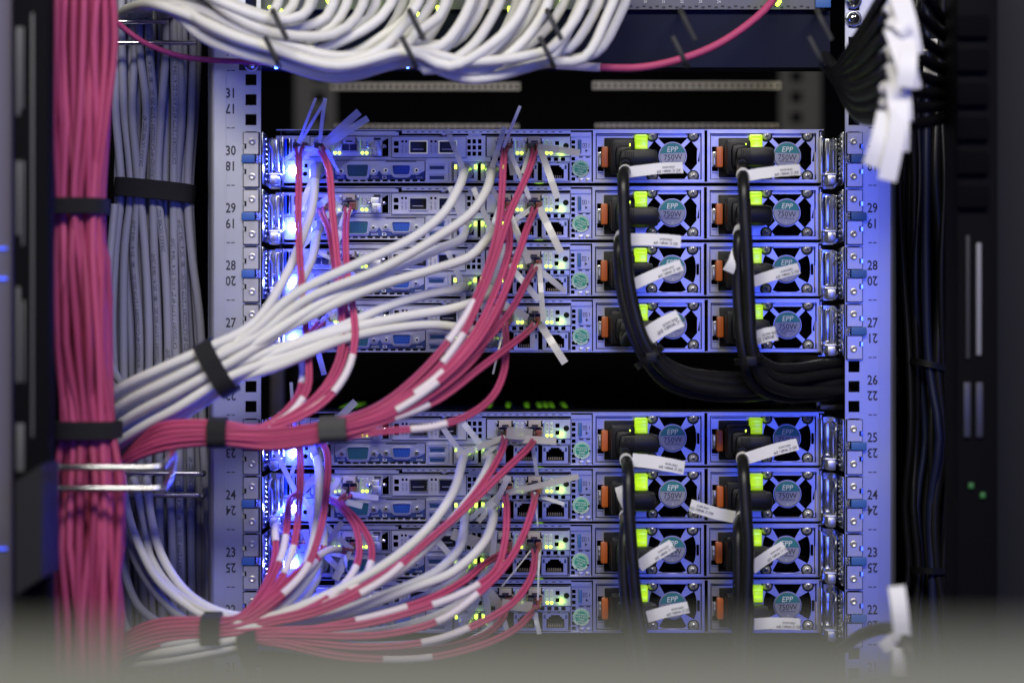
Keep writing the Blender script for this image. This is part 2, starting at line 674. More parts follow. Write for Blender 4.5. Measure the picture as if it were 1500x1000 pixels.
def rc(u0, v0, u1, v1):
    return rect(U_(u0), V_(v1), U_(u1), V_(v0))


def bx(b, u0, v0, u1, v1, y0, y1, bev=0.0):
    return b.box(U_(u0), U_(u1), y0, y1, V_(v1), V_(v0), bev)


def fan_sector(q, rounded):
    """one of the four openings of a fan guard, in pixels about the hub"""
    side = q % 2                      # 0 above or below the hub, 1 beside it
    if rounded:
        pts = []
        for i in range(13):
            th = R(-50 + 100 * i / 12 - 90)
            c, s_ = math.cos(th), math.sin(th)
            r = 35 / (abs(c) ** 2.5 + abs(s_) ** 2.5) ** (1 / 2.5)
            x, y = r * c, r * s_
            if abs(x) + 4.4 <= -y + 0.01:
                pts.append((x, y))
    elif side == 0:
        pts = [(-22.7, -27.1), (-17, -34), (17, -34), (22.7, -27.1)]
    else:
        pts = [(-22.3, -26.7), (-11, -36), (11, -36), (22.3, -26.7)]
    ri = 20.5
    aa = math.atan2(16.6, 12.2)
    for i in range(9):
        th = aa + (math.pi - 2 * aa) * i / 8
        pts.append((ri * math.cos(th), -ri * math.sin(th)))
    out = []
    for x, y in pts:
        for _ in range(q):
            x, y = -y, x
        out.append((x, y))
    return out


def d_shape(cu, cv, w, h, slant=2.2, r=3.0):
    """D-connector outline (wide side up) in pixels"""
    out = []
    cs = [(-w / 2, -h / 2), (w / 2, -h / 2), (w / 2 - slant, h / 2), (-w / 2 + slant, h / 2)]
    n = 4
    for i in range(4):
        p0, p1, p2 = Vector(cs[i - 1]), Vector(cs[i]), Vector(cs[(i + 1) % 4])
        a = p1 + (p0 - p1).normalized() * r
        c = p1 + (p2 - p1).normalized() * r
        for k in range(n + 1):
            t = k / n
            q = a * (1 - t) ** 2 + p1 * 2 * t * (1 - t) + c * t * t
            out.append((cu + q.x, cv + q.y))
    return [(U_(x), V_(y)) for x, y in reversed(out)]


def psu_parts(parent, u0, fan_rounded):
    """power supply: rim, face with fan opening, socket, latch, tab, badge, screws"""
    F = lambda u: u0 + u
    b = MB('steel')
    b.plate(rc(F(0), 1.5, F(163), 77), [rc(F(4.0), 6.0, F(159), 73.5)], -0.0035, 0.004)
    psu = b.build('power_supply', parent)
    cu, cv = F(117), 38.5
    holes = []
    for q in range(4):
        holes.append([(U_(cu + x), V_(cv + y)) for x, y in fan_sector(q, fan_rounded)])
    holes.append(rc(F(7), 25, F(16), 33))
    holes.append(rc(F(7), 54, F(16), 61))
    holes.append(rc(F(152.5), 31, F(156.5), 47))
    holes.append(rc(F(7.0), 8.6, F(58), 9.6))
    holes.append(rc(F(82), 8.2, F(83), 16))
    holes.append(rc(F(7), 63.0, F(15), 63.9))
    holes.append(rc(F(150), 9, F(157.5), 10.4))
    b = MB('steel')
    b.plate(rc(F(5.6), 7.4, F(157.6), 72.2), holes, -0.0005, 0.001)
    b.box(U_(F(8)), U_(F(22)), -0.0012, -0.0005, V_(72), V_(66))
    b.build('fan_guard', psu)
    b = MB('interior')
    bx(b, F(4), 6, F(159), 73.5, 0.020, 0.021)
    b.build('fan_housing', psu)
    # rotor
    b = MB('black_plastic')
    for k in range(7):
        a0 = 2 * math.pi * k / 7 + 0.3
        vs = []
        for rr, da, dy in ((19, 0, 0.011), (34, 0.10, 0.011), (34, 0.75, 0.018), (19, 0.62, 0.018)):
            vs.append((U_(cu + rr * math.cos(a0 + da)), dy, V_(cv + rr * math.sin(a0 + da))))
        vs += [(x, y + 0.0006, z) for x, y, z in vs]
        b.add(vs, [(0, 1, 2, 3), (7, 6, 5, 4), (0, 4, 5, 1), (1, 5, 6, 2), (2, 6, 7, 3), (3, 7, 4, 0)])
    b.lathe(U_(cu), V_(cv), [(21 * KF, 0.010), (21 * KF, 0.019)], 24)
    b.build('fan_rotor', psu)
    # hub badge with its print
    b = MB('badge_grey')
    b.lathe(U_(cu), V_(cv), [(18.6 * KF, -0.0016), (19.6 * KF, -0.0010), (19.6 * KF, 0.001)], 36)
    hub = b.build('hub_badge', psu)
    b = MB('badge_teal')
    r = 18.5 * KF
    lv = -4.0 * KF
    seg = []
    a0 = math.asin(4.0 / 18.5)
    for i in range(21):
        th = a0 + (math.pi - 2 * a0) * i / 20
        seg.append((r * math.cos(th), r * math.sin(th)))
    b.plate(seg, [], -0.0019, -0.0016)
    b.mat('ink_white').text('EPP', 0.0, 9.4 * KF, 0.0061, -0.0021, shear=0.18, sx=0.95)
    b.mat('ink').text('750W', 0.0, -2.2 * KF, 0.0063, -0.0019, sx=0.92)
    b.mat('ink').text('94% efficiency', 0.0, -8.3 * KF, 0.0021, -0.0019, sx=1.0)
    b.mat('ink_white').lathe(0.0, -14.5 * KF, [(0.8 * KF, -0.0019), (0.8 * KF, -0.0016)], 8)
    b.build('badge_print', psu, (U_(cu), 0, V_(cv)))
    # screws
    for du, dv in ((-30, -29), (30, -29), (-30, 29.5), (30, 29.5)):
        b = MB('black_matt')
        b.lathe(0, 0, [(8.6 * KF, -0.0009), (8.6 * KF, 0)], 20)
        b.mat('zinc').lathe(0, 0, [(0.3 * KF, -0.0040), (3.0 * KF, -0.0038), (5.6 * KF, -0.0029), (6.8 * KF, -0.0014), (6.8 * KF, -0.0008)], 20)
        b.mat('steel_dark')
        for rt in (0.5, 0.5 + math.pi / 2):
            c, s = math.cos(rt), math.sin(rt)
            vs = []
            for y in (-0.0044, -0.0030):
                for p, q in ((-3.2, -0.7), (3.2, -0.7), (3.2, 0.7), (-3.2, 0.7)):
                    vs.append(((p * c - q * s) * KF, y, (p * s + q * c) * KF))
            b.add(vs, [(0, 1, 2, 3), (0, 4, 5, 1), (1, 5, 6, 2), (2, 6, 7, 3), (3, 7, 4, 0)])
        b.build('screw', psu, (U_(cu + du), 0, V_(cv + dv)))
    # inlet socket, latch, tab
    b = MB('black_plastic')
    bx(b, F(17), 12.5, F(63), 70, -0.004, 0.010, 0.0008)
    b.build('inlet_socket', psu)
    b = MB('tan_metal')
    b.mat('chrome')
    bx(b, F(8.2), 33.5, F(14), 53.5, -0.004, -0.0004, 0.0004)
    b.build('latch_plate', psu)
    b = MB('orange')
    bx(b, F(12), 26, F(22), 57, -0.0125, -0.0006, 0.0016)
    b.build('latch', psu)
    b = MB('neon')
    bx(b, F(60.5), 8, F(80), 33, -0.0085, -0.0006, 0.0016)
    bx(b, F(62), 25, F(79), 32, -0.0100, -0.0070, 0.0008)
    bx(b, F(63.5), 9.5, F(77.5), 12, -0.0094, -0.0070, 0.0005)
    bx(b, F(63.5), 15, F(77.5), 17, -0.0092, -0.0070, 0.0005)
    b.build('release_tab', psu)
    return psu


def rj45(parent, u0, u1, v0, v1, lit):
    b = MB('steel')
    um = (u0 + u1) / 2
    w2 = (u1 - u0) / 2
    hole = [(U_(um - w2 * 0.70), V_(v1 - 4)), (U_(um + w2 * 0.70), V_(v1 - 4)), (U_(um + w2 * 0.70), V_(v0 + 8)),
            (U_(um + w2 * 0.52), V_(v0 + 8)), (U_(um + w2 * 0.52), V_(v0 + 5)), (U_(um + w2 * 0.36), V_(v0 + 5)),
            (U_(um + w2 * 0.36), V_(v0 + 2.5)), (U_(um - w2 * 0.36), V_(v0 + 2.5)), (U_(um - w2 * 0.36), V_(v0 + 5)),
            (U_(um - w2 * 0.52), V_(v0 + 5)), (U_(um - w2 * 0.52), V_(v0 + 8)), (U_(um - w2 * 0.70), V_(v0 + 8))]
    b.plate(rc(u0, v0, u1, v1), [hole], -0.0018, 0.012)
    b.mat('interior')
    bx(b, u0 + 1, v0 + 1, u1 - 1, v1 - 1, 0.012, 0.013)
    b.mat('ink')
    bx(b, u0 - 0.8, v0 - 1.2, u0, v1, -0.0015, 0.001)
    bx(b, u1, v0 - 1.2, u1 + 0.8, v1, -0.0015, 0.001)
    p = b.build('network_port', parent)
    b = MB('tan_metal')
    for i in range(8):
        x = um - w2 * 0.5 + i * w2 / 7
        bx(b, x - 0.4, v1 - 9, x + 0.4, v1 - 5, 0.004, 0.011)
    b.build('contact', p)
    for s in (-1, 1):
        b = MB('led_green' if lit else 'strip_blue')
        x = um + s * (w2 - 3.0)
        bx(b, x - 1.6, v0 + 2.2, x + 1.6, v0 + 8.0, -0.0024, -0.0010, 0.0003)
        b.build('indicator_or_glint', p)
    return p


def make_server(rounded):
    root = empty('rack_server', (0, 0, 0))
    # sheet metal case
    b = MB('steel_dark')
    bx(b, 410, 0.0, 1206, 1.6, 0.002, 0.70)
    bx(b, 410, 76.6, 1206, 78, 0.002, 0.70)
    bx(b, 410, 1.7, 412, 76.5, 0.002, 0.70)
    bx(b, 1204, 1.7, 1206, 76.5, 0.002, 0.70)
    b.mat('interior')
    bx(b, 412.2, 1.8, 866, 76.4, 0.026, 0.028)
    b.build('case', root)
    # folded lip along the top of the rear
    b = MB('steel')
    bx(b, 405, 0.2, 1206, 1.4, -0.0030, 0.0018)
    bx(b, 490, 2.6, 584, 8.5, -0.0016, 0.0005)
    bx(b, 589, 1.8, 836, 6.2, -0.0022, 0.0005)
    bx(b, 405, 76.9, 1206, 78.1, -0.0030, 0.0018)
    b.build('lip', root)
    # rear sheet with its openings
    holes = [rc(454, 12, 569, 39), rc(576, 12, 681, 40), rc(711, 10, 833, 38.5), rc(663, 49, 834, 74.5)]
    for i in range(13):
        if 2 <= i:
            x = 701 + i * 10.3
            holes.append(rc(x - 3.1, 40.6, x + 3.1, 46))
    for i in range(12):
        x = 495 + i * 10.9
        holes.append(rc(x, 73.3, x + 7.4, 76.0))
    for j, v in enumerate((7, 15.5, 23, 31.5, 40, 47.5, 54.5, 62, 69.5)):
        holes.append(rc(837, v, 842.5, v + 5.3))
    holes.append(rc(848, 39.6, 854, 41.2))
    holes.append(rc(858, 39.6, 864, 41.2))
    for v in (14, 23, 32):
        for u in (684.5, 692, 700):
            holes.append(rc(u, v, u + 5.2, v + 6.4))
    holes.append(rc(686, 5, 705, 11))
    holes.append(circ(U_(550), V_(24), 4.2 * KF, 12))
    b = MB('steel')
    holes = [h for h in holes if not (0 < 0)]
    holes = holes[:-1]
    b.plate(rc(462, 9, 866.5, 76.8), holes, 0.0, 0.0012)
    b.plate(rc(404, 9, 461.6, 44), [rc(410, 13, 414, 42), rc(418, 13, 427, 40), rc(431, 14, 433, 40), rc(437, 14, 440, 40)], 0.0005, 0.0017)
    b.build('rear_panel', root)
    # raised lines and seams of the sheet, with shadow gaps drawn as dark outlines
    b = MB('ink')
    bx(b, 492, 43.2, 626, 43.9, -0.0003, 0.0004)
    bx(b, 565, 46.0, 610, 47.2, -0.0004, 0.0004)
    bx(b, 622, 46, 622.7, 74, -0.0004, 0.0004)
    bx(b, 662, 45.6, 833, 46.6, -0.0003, 0.0004) if False else None
    bx(b, 834.8, 4, 835.4, 76, -0.0004, 0.0004)
    bx(b, 846, 38.4, 866, 39.0, -0.0004, 0.0004)
    bx(b, 580, 2.2, 588, 3.8, -0.0032, -0.0004)
    bx(b, 644, 4.5, 657, 9.8, -0.0008, 0.0004)
    def outline(u0, v0, u1, v1, t=0.75, y=-0.0006):
        for q in ((u0, v0, u1, v0 + t), (u0, v1 - t, u1, v1), (u0, v0 + t, u0 + t, v1 - t), (u1 - t, v0 + t, u1, v1 - t)):
            bx(b, *q, y, 0.0008)
    outline(453.6, 9.8, 571.6, 40.2)
    outline(573.2, 9.8, 683.2, 41.8)
    outline(711.2, 9.2, 836.4, 39.9)
    outline(661.6, 47.2, 835.2, 76.6)
    outline(489, 45, 623.2, 73.4)
    for k in range(22):
        bx(b, 596 + k * 10.6, 3.2, 600.5 + k * 10.6, 4.4, -0.0026, -0.0012)
    for k in range(9):
        bx(b, 702 + k * 14.2, 47.8, 706 + k * 14.2, 48.9, -0.0006, 0.0006)
    b.build('seam_gap_shade', root)['kind'] = 'stuff'
    b = MB('steel')
    b.lathe(U_(650.5), V_(5.2), [(2.8 * KF, -0.0018), (4.4 * KF, -0.0010), (4.4 * KF, 0)], 14)
    b.build('catch', root)

    # --- left corner: locator light, punched plate, cable arm
    b = MB('steel')
    b.plate(rc(408, 45, 461.5, 77), [rc(414, 49, 418, 53), circ(U_(430), V_(60), 4.6 * KF, 16), rc(414, 68, 418, 72), rc(446, 50, 451, 56), circ(U_(447), V_(65), 3.6 * KF, 12)], -0.0018, 0.0)
    b.build('corner_plate', root)
    b = MB('led_blue')
    b.lathe(U_(430), V_(60), [(1.5 * KF, -0.0058), (4.8 * KF, -0.0044), (5.6 * KF, -0.002), (5.6 * KF, 0)], 16)
    b.build('locator_light', root)
    b = MB('chrome')
    for x in (411.8, 424, 442):
        bx(b, x, 13, x + 2.0, 42, -0.0048, -0.0008, 0.0004)
    b.mat('vga_blue')
    bx(b, 415, 14, 420.5, 40, -0.0030, 0.0004, 0.0006)
    b.build('cable_arm_mount', root)
    rnd = random.Random(9)
    b = MB('chrome')
    for k in range(16):
        u, v = rnd.uniform(389, 412), rnd.uniform(40, 79)
        du, dv = rnd.uniform(2, 6), rnd.uniform(1.2, 4)
        y0 = -rnd.uniform(0.006, 0.020)
        bx(b, u, v, u + du, v + dv, y0, y0 + rnd.uniform(0.003, 0.008), 0.0007)
    b.tube(smooth_path([Vector((U_(400), -0.012, V_(52))), Vector((U_(392), -0.016, V_(58))), Vector((U_(391), -0.016, V_(70))), Vector((U_(402), -0.014, V_(78))), Vector((U_(414), -0.008, V_(77)))], 0.003), 1.6 * KF, 8)
    o = b.build('sparkle_bits', root)  # random chrome bits, added to catch sparkles beside the locator light
    o['kind'] = 'stuff'
    b = MB('black_plastic')
    bx(b, 461.5, 48, 484, 72, -0.0012, 0.001)
    b.build('management_port', root)

    # --- fibre card on the left
    def fibre_card(u0, u1, sfps, board):
        b = MB('steel_card')
        hs = []
        for s in sfps:
            hs.append(rc(s, 13, s + 25, 33))
        hs.append(rc(u1 - 22 if u1 > 700 else u1 - 44, 17, u1 - 16 if u1 > 700 else u1 - 38, 23))
        hs.append(rc(u1 - 22 if u1 > 700 else u1 - 44, 27.5, u1 - 16 if u1 > 700 else u1 - 38, 33.5))
        b.plate(rc(u0, 11.0, u1, 38.8), hs, -0.0014, -0.0002)
        card = b.build('fibre_card', root)
        for s in sfps:
            b = MB('beige')
            bx(b, s + 3.4, 12, s + 21.6, 21.5, -0.012, 0.004, 0.0006)
            bx(b, s + 0.5, 21.6, s + 24.5, 32.5, -0.0062, 0.004, 0.0004)
            b.mat('ink')
            bx(b, s + 8, 18.0, s + 17.5, 20.2, -0.0126, -0.011)
            bx(b, s + 1.8, 22.6, s + 11.6, 31.6, -0.0068, -0.005)
            bx(b, s + 13.4, 22.6, s + 23.2, 31.6, -0.0068, -0.005)
            b.mat('steel')
            bx(b, s - 1.6, 14, s + 1.6, 18.5, -0.0045, 0.002, 0.0003)
            bx(b, s + 23.2, 14, s + 26.6, 18.5, -0.0045, 0.002, 0.0003)
            b.build('transceiver', card)
            for k, x in enumerate((s + 31, s + 37.2)):
                b = MB('led_green')
                b.lathe(U_(x), V_(34.3), [(0.6 * KF, -0.0030), (2.1 * KF, -0.0022), (2.1 * KF, -0.0010)], 10)
                b.build('indicator_or_glint', card)
            b = MB('led_green_dim')
            for k in range(6):
                bx(b, s + 27.6, 16 + k * 3, s + 28.4, 17.4 + k * 3, -0.0017, -0.0010)
            b.mat('ink_white')
            for x in (s + 31, s + 37.2):
                bx(b, x - 1.8, 15, x + 1.8, 29.5, -0.0016, -0.0010)
            b.mat('ink')
            b.text('10G LNK', U_(s + 31), V_(22), 0.0020, -0.0018, rot=R(90), sx=0.75)
            b.text('10G ACT', U_(s + 37.2), V_(22), 0.0020, -0.0018, rot=R(90), sx=0.75)
            b.build('card_print', card)
        if u1 > 700:
            b = MB('black_matt')
            b.lathe(U_(u1 - 6), V_(24), [(4.2 * KF, -0.0017), (4.2 * KF, -0.0012)], 14)
            b.build('card_hole', card)
        return card

    fibre_card(455, 560, (460, 500), 0)
    fibre_card(713, 835, (727, 770), 1)
    # thumb latch with its 1/2 tag
    b = MB('chrome')
    b.lathe(U_(541.5), V_(25), [(0.5 * KF, -0.010), (3.4 * KF, -0.0090), (4.2 * KF, -0.0065), (4.2 * KF, 0)], 16)
    b.lathe(U_(563), V_(25), [(0.5 * KF, -0.007), (2.6 * KF, -0.0064), (3.4 * KF, -0.0045), (3.4 * KF, 0)], 16)
    b.mat('steel')
    bx(b, 544, 17, 556, 38, -0.0075, -0.0015, 0.0008)
    bx(b, 546, 26, 559, 40, -0.0088, -0.0068, 0.0004)
    b.mat('ink')
    bx(b, 548, 12.5, 558, 15.2, -0.0040, -0.0014)
    b.text('\u20221', U_(551.5), V_(31), 0.0030, -0.0090)
    b.text('2\u2022', U_(554), V_(37), 0.0030, -0.0090)
    b.build('thumb_latch', root)
    # middle card with two empty cages
    b = MB('steel_card')
    b.plate(rc(574.6, 11.2, 682, 40.5), [rrect(U_(577), V_(24), U_(584), V_(17), 0.0006), rrect(U_(577), V_(34), U_(584), V_(27), 0.0006),
                                       circ(U_(589.5), V_(17.5), 1.9 * KF, 10), circ(U_(595), V_(17.5), 1.9 * KF, 10),
                                       circ(U_(632), V_(17.5), 1.9 * KF, 10), circ(U_(638), V_(17.5), 1.9 * KF, 10),
                                       rc(600, 17, 626, 35), rc(643, 17, 669, 35)], -0.0015, -0.0003)
    mid = b.build('network_card', root)
    for s in (600, 643):
        b = MB('chrome')
        b.plate(rc(s - 0.8, 16.2, s + 26.8, 35.8), [rc(s + 1, 18, s + 25, 34)], -0.0030, 0.012)
        b.mat('steel_dark')
        bx(b, s, 17, s + 26, 35, 0.0122, 0.0128)
        b.mat('steel')
        bx(b, s + 4, 28, s + 20, 29, 0.002, 0.010)
        b.build('cage', mid)
    b = MB('ink')
    for x in (589.5, 595, 632, 638):
        b.text('LINK 100' if x in (589.5, 632) else '10G ACT', U_(x), V_(28.5), 0.0018, -0.0018, rot=R(90), sx=0.9)
    b.build('card_print', mid)

    # --- serial and video connectors on their blue strip
    b = MB('strip_blue')
    b.plate([(U_(490), V_(72.6)), (U_(622), V_(72.6)), (U_(622), V_(60)), (U_(612), V_(66)), (U_(560), V_(66)), (U_(556), V_(60)), (U_(548), V_(66)), (U_(492), V_(66)), (U_(490), V_(60))], [], -0.0004, 0.0002)
    b.mat('ink_white')
    b.text('IOIOI', U_(549), V_(70), 0.0024, -0.0006)
    b.text('IOIOI', U_(499), V_(70), 0.0024, -0.0006)
    b.text('SVGA', U_(614), V_(70), 0.0022, -0.0006)
    b.plate(rc(560, 68, 566, 72), [rc(561, 68.8, 565, 71.2)], -0.0006, -0.0004)
    b.build('label_strip', root)

    def dsub(name, cu, cv, w, h, m, flange, post):
        b = MB('steel')
        b.plate(d_shape(cu, cv + 0.6, w + 7, h + 7, 3.4, 6), [], -0.0008, 0.0002)
        b.plate(d_shape(cu, cv, w + 2.6, h + 2.6, 2.6, 4), [d_shape(cu, cv, w, h)], -0.0042, -0.0006)
        p = b.build(name, root)
        b = MB(m)
        b.plate(d_shape(cu, cv, w - 0.2, h - 0.2), [], -0.0031, -0.0009)
        b.mat('ink')
        if w > 36:
            for row, n in ((-1, 5), (1, 4)):
                for k in range(n):
                    b.lathe(U_(cu + (k - (n - 1) / 2) * 6.0), V_(cv + row * 3), [(0.55 * KF, -0.0034), (0.55 * KF, -0.003)], 6)
        else:
            for row in (-1, 0, 1):
                for k in range(5):
                    b.lathe(U_(cu + (k - 2) * 4.8 + row * 1.2), V_(cv + row * 4.2), [(0.8 * KF, -0.0034), (0.8 * KF, -0.003)], 6)
        b.build('insert', p)
        for s in (-1, 1):
            b = MB('steel')
            b.lathe(0, 0, [(6.2 * KF, -0.0009), (6.2 * KF, 0)], 16)
            b.mat('chrome').lathe(0, 0, [(1.9 * KF, -0.0046), (3.7 * KF, -0.0046), (4.2 * KF, -0.0038), (4.2 * KF, -0.0008)], 6)
            b.mat('ink').lathe(0, 0, [(1.9 * KF, -0.0050), (1.9 * KF, -0.0044)], 10)
            b.build('jack_screw', p, (U_(cu + s * post), 0, V_(cv + 0.8)))
        return p

    dsub('serial_port', 524, 60.5, 32, 17.5, 'serial_teal', 0, 23.5)
    dsub('video_port', 588, 59.5, 27, 13.5, 'vga_blue', 0, 22.5)
    # --- USB pair
    b = MB('steel')
    b.plate(rc(623.6, 46.5, 656.5, 76.5), [rc(627.5, 50.6, 652.5, 61.0), rc(627.5, 65.2, 652.5, 75.4)], -0.0026, 0.010)
    b.mat('interior')
    bx(b, 624, 47, 656, 76, 0.0102, 0.011)
    b.build('usb_housing', root)
    for v in (50.6, 65.2):
        b = MB('usb_dark')
        bx(b, 627.6, v + 0.2, 652.4, v + 10.0, 0.0035, 0.009)
        b.mat('usb_blue')
        bx(b, 629.4, v + 2.6, 650.6, v + 7.6, -0.0010, 0.009)
        b.mat('interior')
        bx(b, 628, v + 8.2, 652, v + 9.8, 0.003, 0.009)
        b.build('usb_port', root)
    # --- four network sockets
    for i, (u0, u1) in enumerate(((664.5, 699.5), (704.5, 740), (752, 787.5), (794, 831.5))):
        rj45(root, u0, u1, 49.8, 75.5, i < 2)
    # --- right strip: blue pull tab, port symbol, round seal, two feet
    b = MB('steel')
    bx(b, 835.8, 4.0, 866.2, 10.5, -0.0012, 0.0004)
    b.build('end_tab', root)
    for x in (848.5, 858.5):
        b = MB('steel')
        bx(b, x, 71.5, x + 6, 77.5, -0.0022, 0.0004, 0.0003)
        b.build('foot', root)
    b = MB('tab_blue')
    bx(b, 846.6, 15, 851.6, 34.5, -0.0028, -0.0001, 0.0006)
    b.build('pull_tab', root)
    b = MB('ink')
    b.plate(rc(853.4, 20.2, 859.4, 26.4), [rc(854.1, 20.9, 858.7, 25.7)], -0.0004, -0.0001)
    bx(b, 855.6, 22, 857.0, 24.4, -0.0004, -0.0001)
    b.text('1', U_(862.8), V_(23), 0.0042, -0.0003)
    b.plate([(U_(857.4), V_(33.5)), (U_(861), V_(31)), (U_(857.4), V_(28.5))], [], -0.0004, -0.0001)
    b.build('port_symbol', root)
    b = MB('seal_pale')
    b.lathe(0.0, 0.0, [(12.6 * KF, -0.0010), (12.9 * KF, -0.0006), (12.9 * KF, 0)], 32)
    b.mat('seal_green').lathe(0.0, 0.0, [(9.2 * KF, -0.0013), (9.2 * KF, -0.0009)], 28)
    for i in range(30):
        a = 2 * math.pi * i / 30
        if -1.2 < a - math.pi * 1.5 < 1.2:
            continue
        c, s = math.cos(a), math.sin(a)
        vs = []
        for y in (-0.0013, -0.0009):
            for p, q in ((10.0, -0.38), (12.2, -0.38), (12.2, 0.38), (10.0, 0.38)):
                vs.append(((p * c - q * s) * KF, y, (p * s + q * c) * KF))
        b.add(vs, [(0, 1, 2, 3), (0, 4, 5, 1), (1, 5, 6, 2), (2, 6, 7, 3), (3, 7, 4, 0)])
    b.mat('ink_white')
    for dv, s in ((-4.6, 'Warranty'), (-1.2, 'void if seal'), (3.0, 'VOID'), (6.2, 'damaged')):
        b.text(s, 0.0, -dv * KF, 0.0021, -0.0015, rot=R(-7), sx=0.95)
    b.mat('ink')
    b.lathe(11.2 * KF, -1.5 * KF, [(1.5 * KF, -0.0016), (1.5 * KF, -0.0005)], 8)
    b.lathe(-3.7 * KF, -11.8 * KF, [(1.5 * KF, -0.0016), (1.5 * KF, -0.0005)], 8)
    b.build('seal_sticker', root, (U_(851.3), 0, V_(56)))
    # --- power supplies and the strip at their right
    psu_parts(root, 868, rounded)
    psu_parts(root, 1035.5, rounded)
    b = MB('steel')
    bx(b, 1200.5, 4, 1202.2, 76, -0.0028, 0.002)
    b.mat('beige')
    bx(b, 1193.6, 33, 1198.6, 66, -0.0030, 0.001, 0.0004)
    b.build('end_plate', root)
    return root


ORD = ['the topmost', 'the second highest', 'the third highest', 'the last upper', 'the first lower', 'the second lower', 'the last but one', 'the lowest']
TOPS = [190, 273, 355.5, 437.5, 603, 684.5, 766, 847.5]
UNITS = [30, 29, 28, 27, 25, 24, 23, 22]
ROUND = [0, 0, 1, 0, 1, 0, 1, 1]
WHERE = ['topmost of the upper four', 'second from the top of the upper four', 'third from the top of the upper four',
         'lowest of the upper four, above the dark gap', 'topmost of the lower four, under the dark gap',
         'second from the top of the lower four', 'third from the top of the lower four', 'lowest of all, half lost in the foreground blur']


def server_point(i, u, v, y=0.0):
    """point on server i, u across in face pixels, v down from its top, y from its face"""
    z0 = P(0, TOPS[i] + 78, FY).z
    return Vector((U_(u) + (810 - 750) * KF, FY + y, z0 + V_(v)))


proto = make_server(0)
proto_round = make_server(1)
servers = []
for i in range(8):
    src = proto_round if ROUND[i] else proto
    if i == 0:
        o = proto
    elif i == 2:
        o = proto_round
    else:
        o = copy_tree(src)
    o.location = server_point(i, 810, 78)
    tag(o, 'silver rack server beside unit number %d, %s' % (UNITS[i], WHERE[i]), 'server', 'rack servers')
    servers.append(o)
jr = random.Random(17)
for o in servers:
    o.location.x += jr.uniform(-0.0005, 0.0005)
    o.location.y += jr.uniform(-0.0006, 0.0004)
    for ch in o.children:
        if ch.name.startswith('seal_sticker'):
            ch.rotation_euler.y = R(jr.uniform(-16, 16))
            ch.location.x += jr.uniform(-0.0005, 0.0004)
            ch.location.z += jr.uniform(-0.0008, 0.0006)
        if ch.name.startswith('power_supply'):
            ch.location.x += jr.uniform(-0.0002, 0.0002)
            for g in ch.children:
                if g.name.startswith('badge_print'):
                    g.rotation_euler.y = R(jr.uniform(-6, 5))
# row of slots in the lid of the first server under the gap, some with green light inside
case = [c for c in servers[4].children if c.name.startswith('case')][0]
rnd = random.Random(3)
for row in range(1):
    for k in range(37):
        u = 480 + k * 10.0
        if 542 < u < 630:
            continue
        lit = rnd.random() < (0.6 if u > 690 or u < 545 else 0.12)
        bb = MB('slot_green' if lit else 'slot_grey')
        bb.box(U_(u), U_(u + 6.5), 0.12, 0.27, V_(-0.2), V_(0.1))
        s = bb.build('vent_slot', case)

for i in range(8):
    p = server_point(i, 428, 58, -0.036)
    point('locator_lamp', p, 0.17, (0.010, 0.030, 1.0))
    point('card_lamp', server_point(i, 822, 33, -0.007), 0.0022, (0.5, 1.0, 0.03), 0.002)
    point('port_lamp', server_point(i, 702, 54, -0.007), 0.0014, (0.5, 1.0, 0.03), 0.002)
for i in (1, 2, 3, 5, 6, 7):
    point('inner_lamp', server_point(i, 790, -2, 0.012), 0.0015, (0.45, 1.0, 0.02))

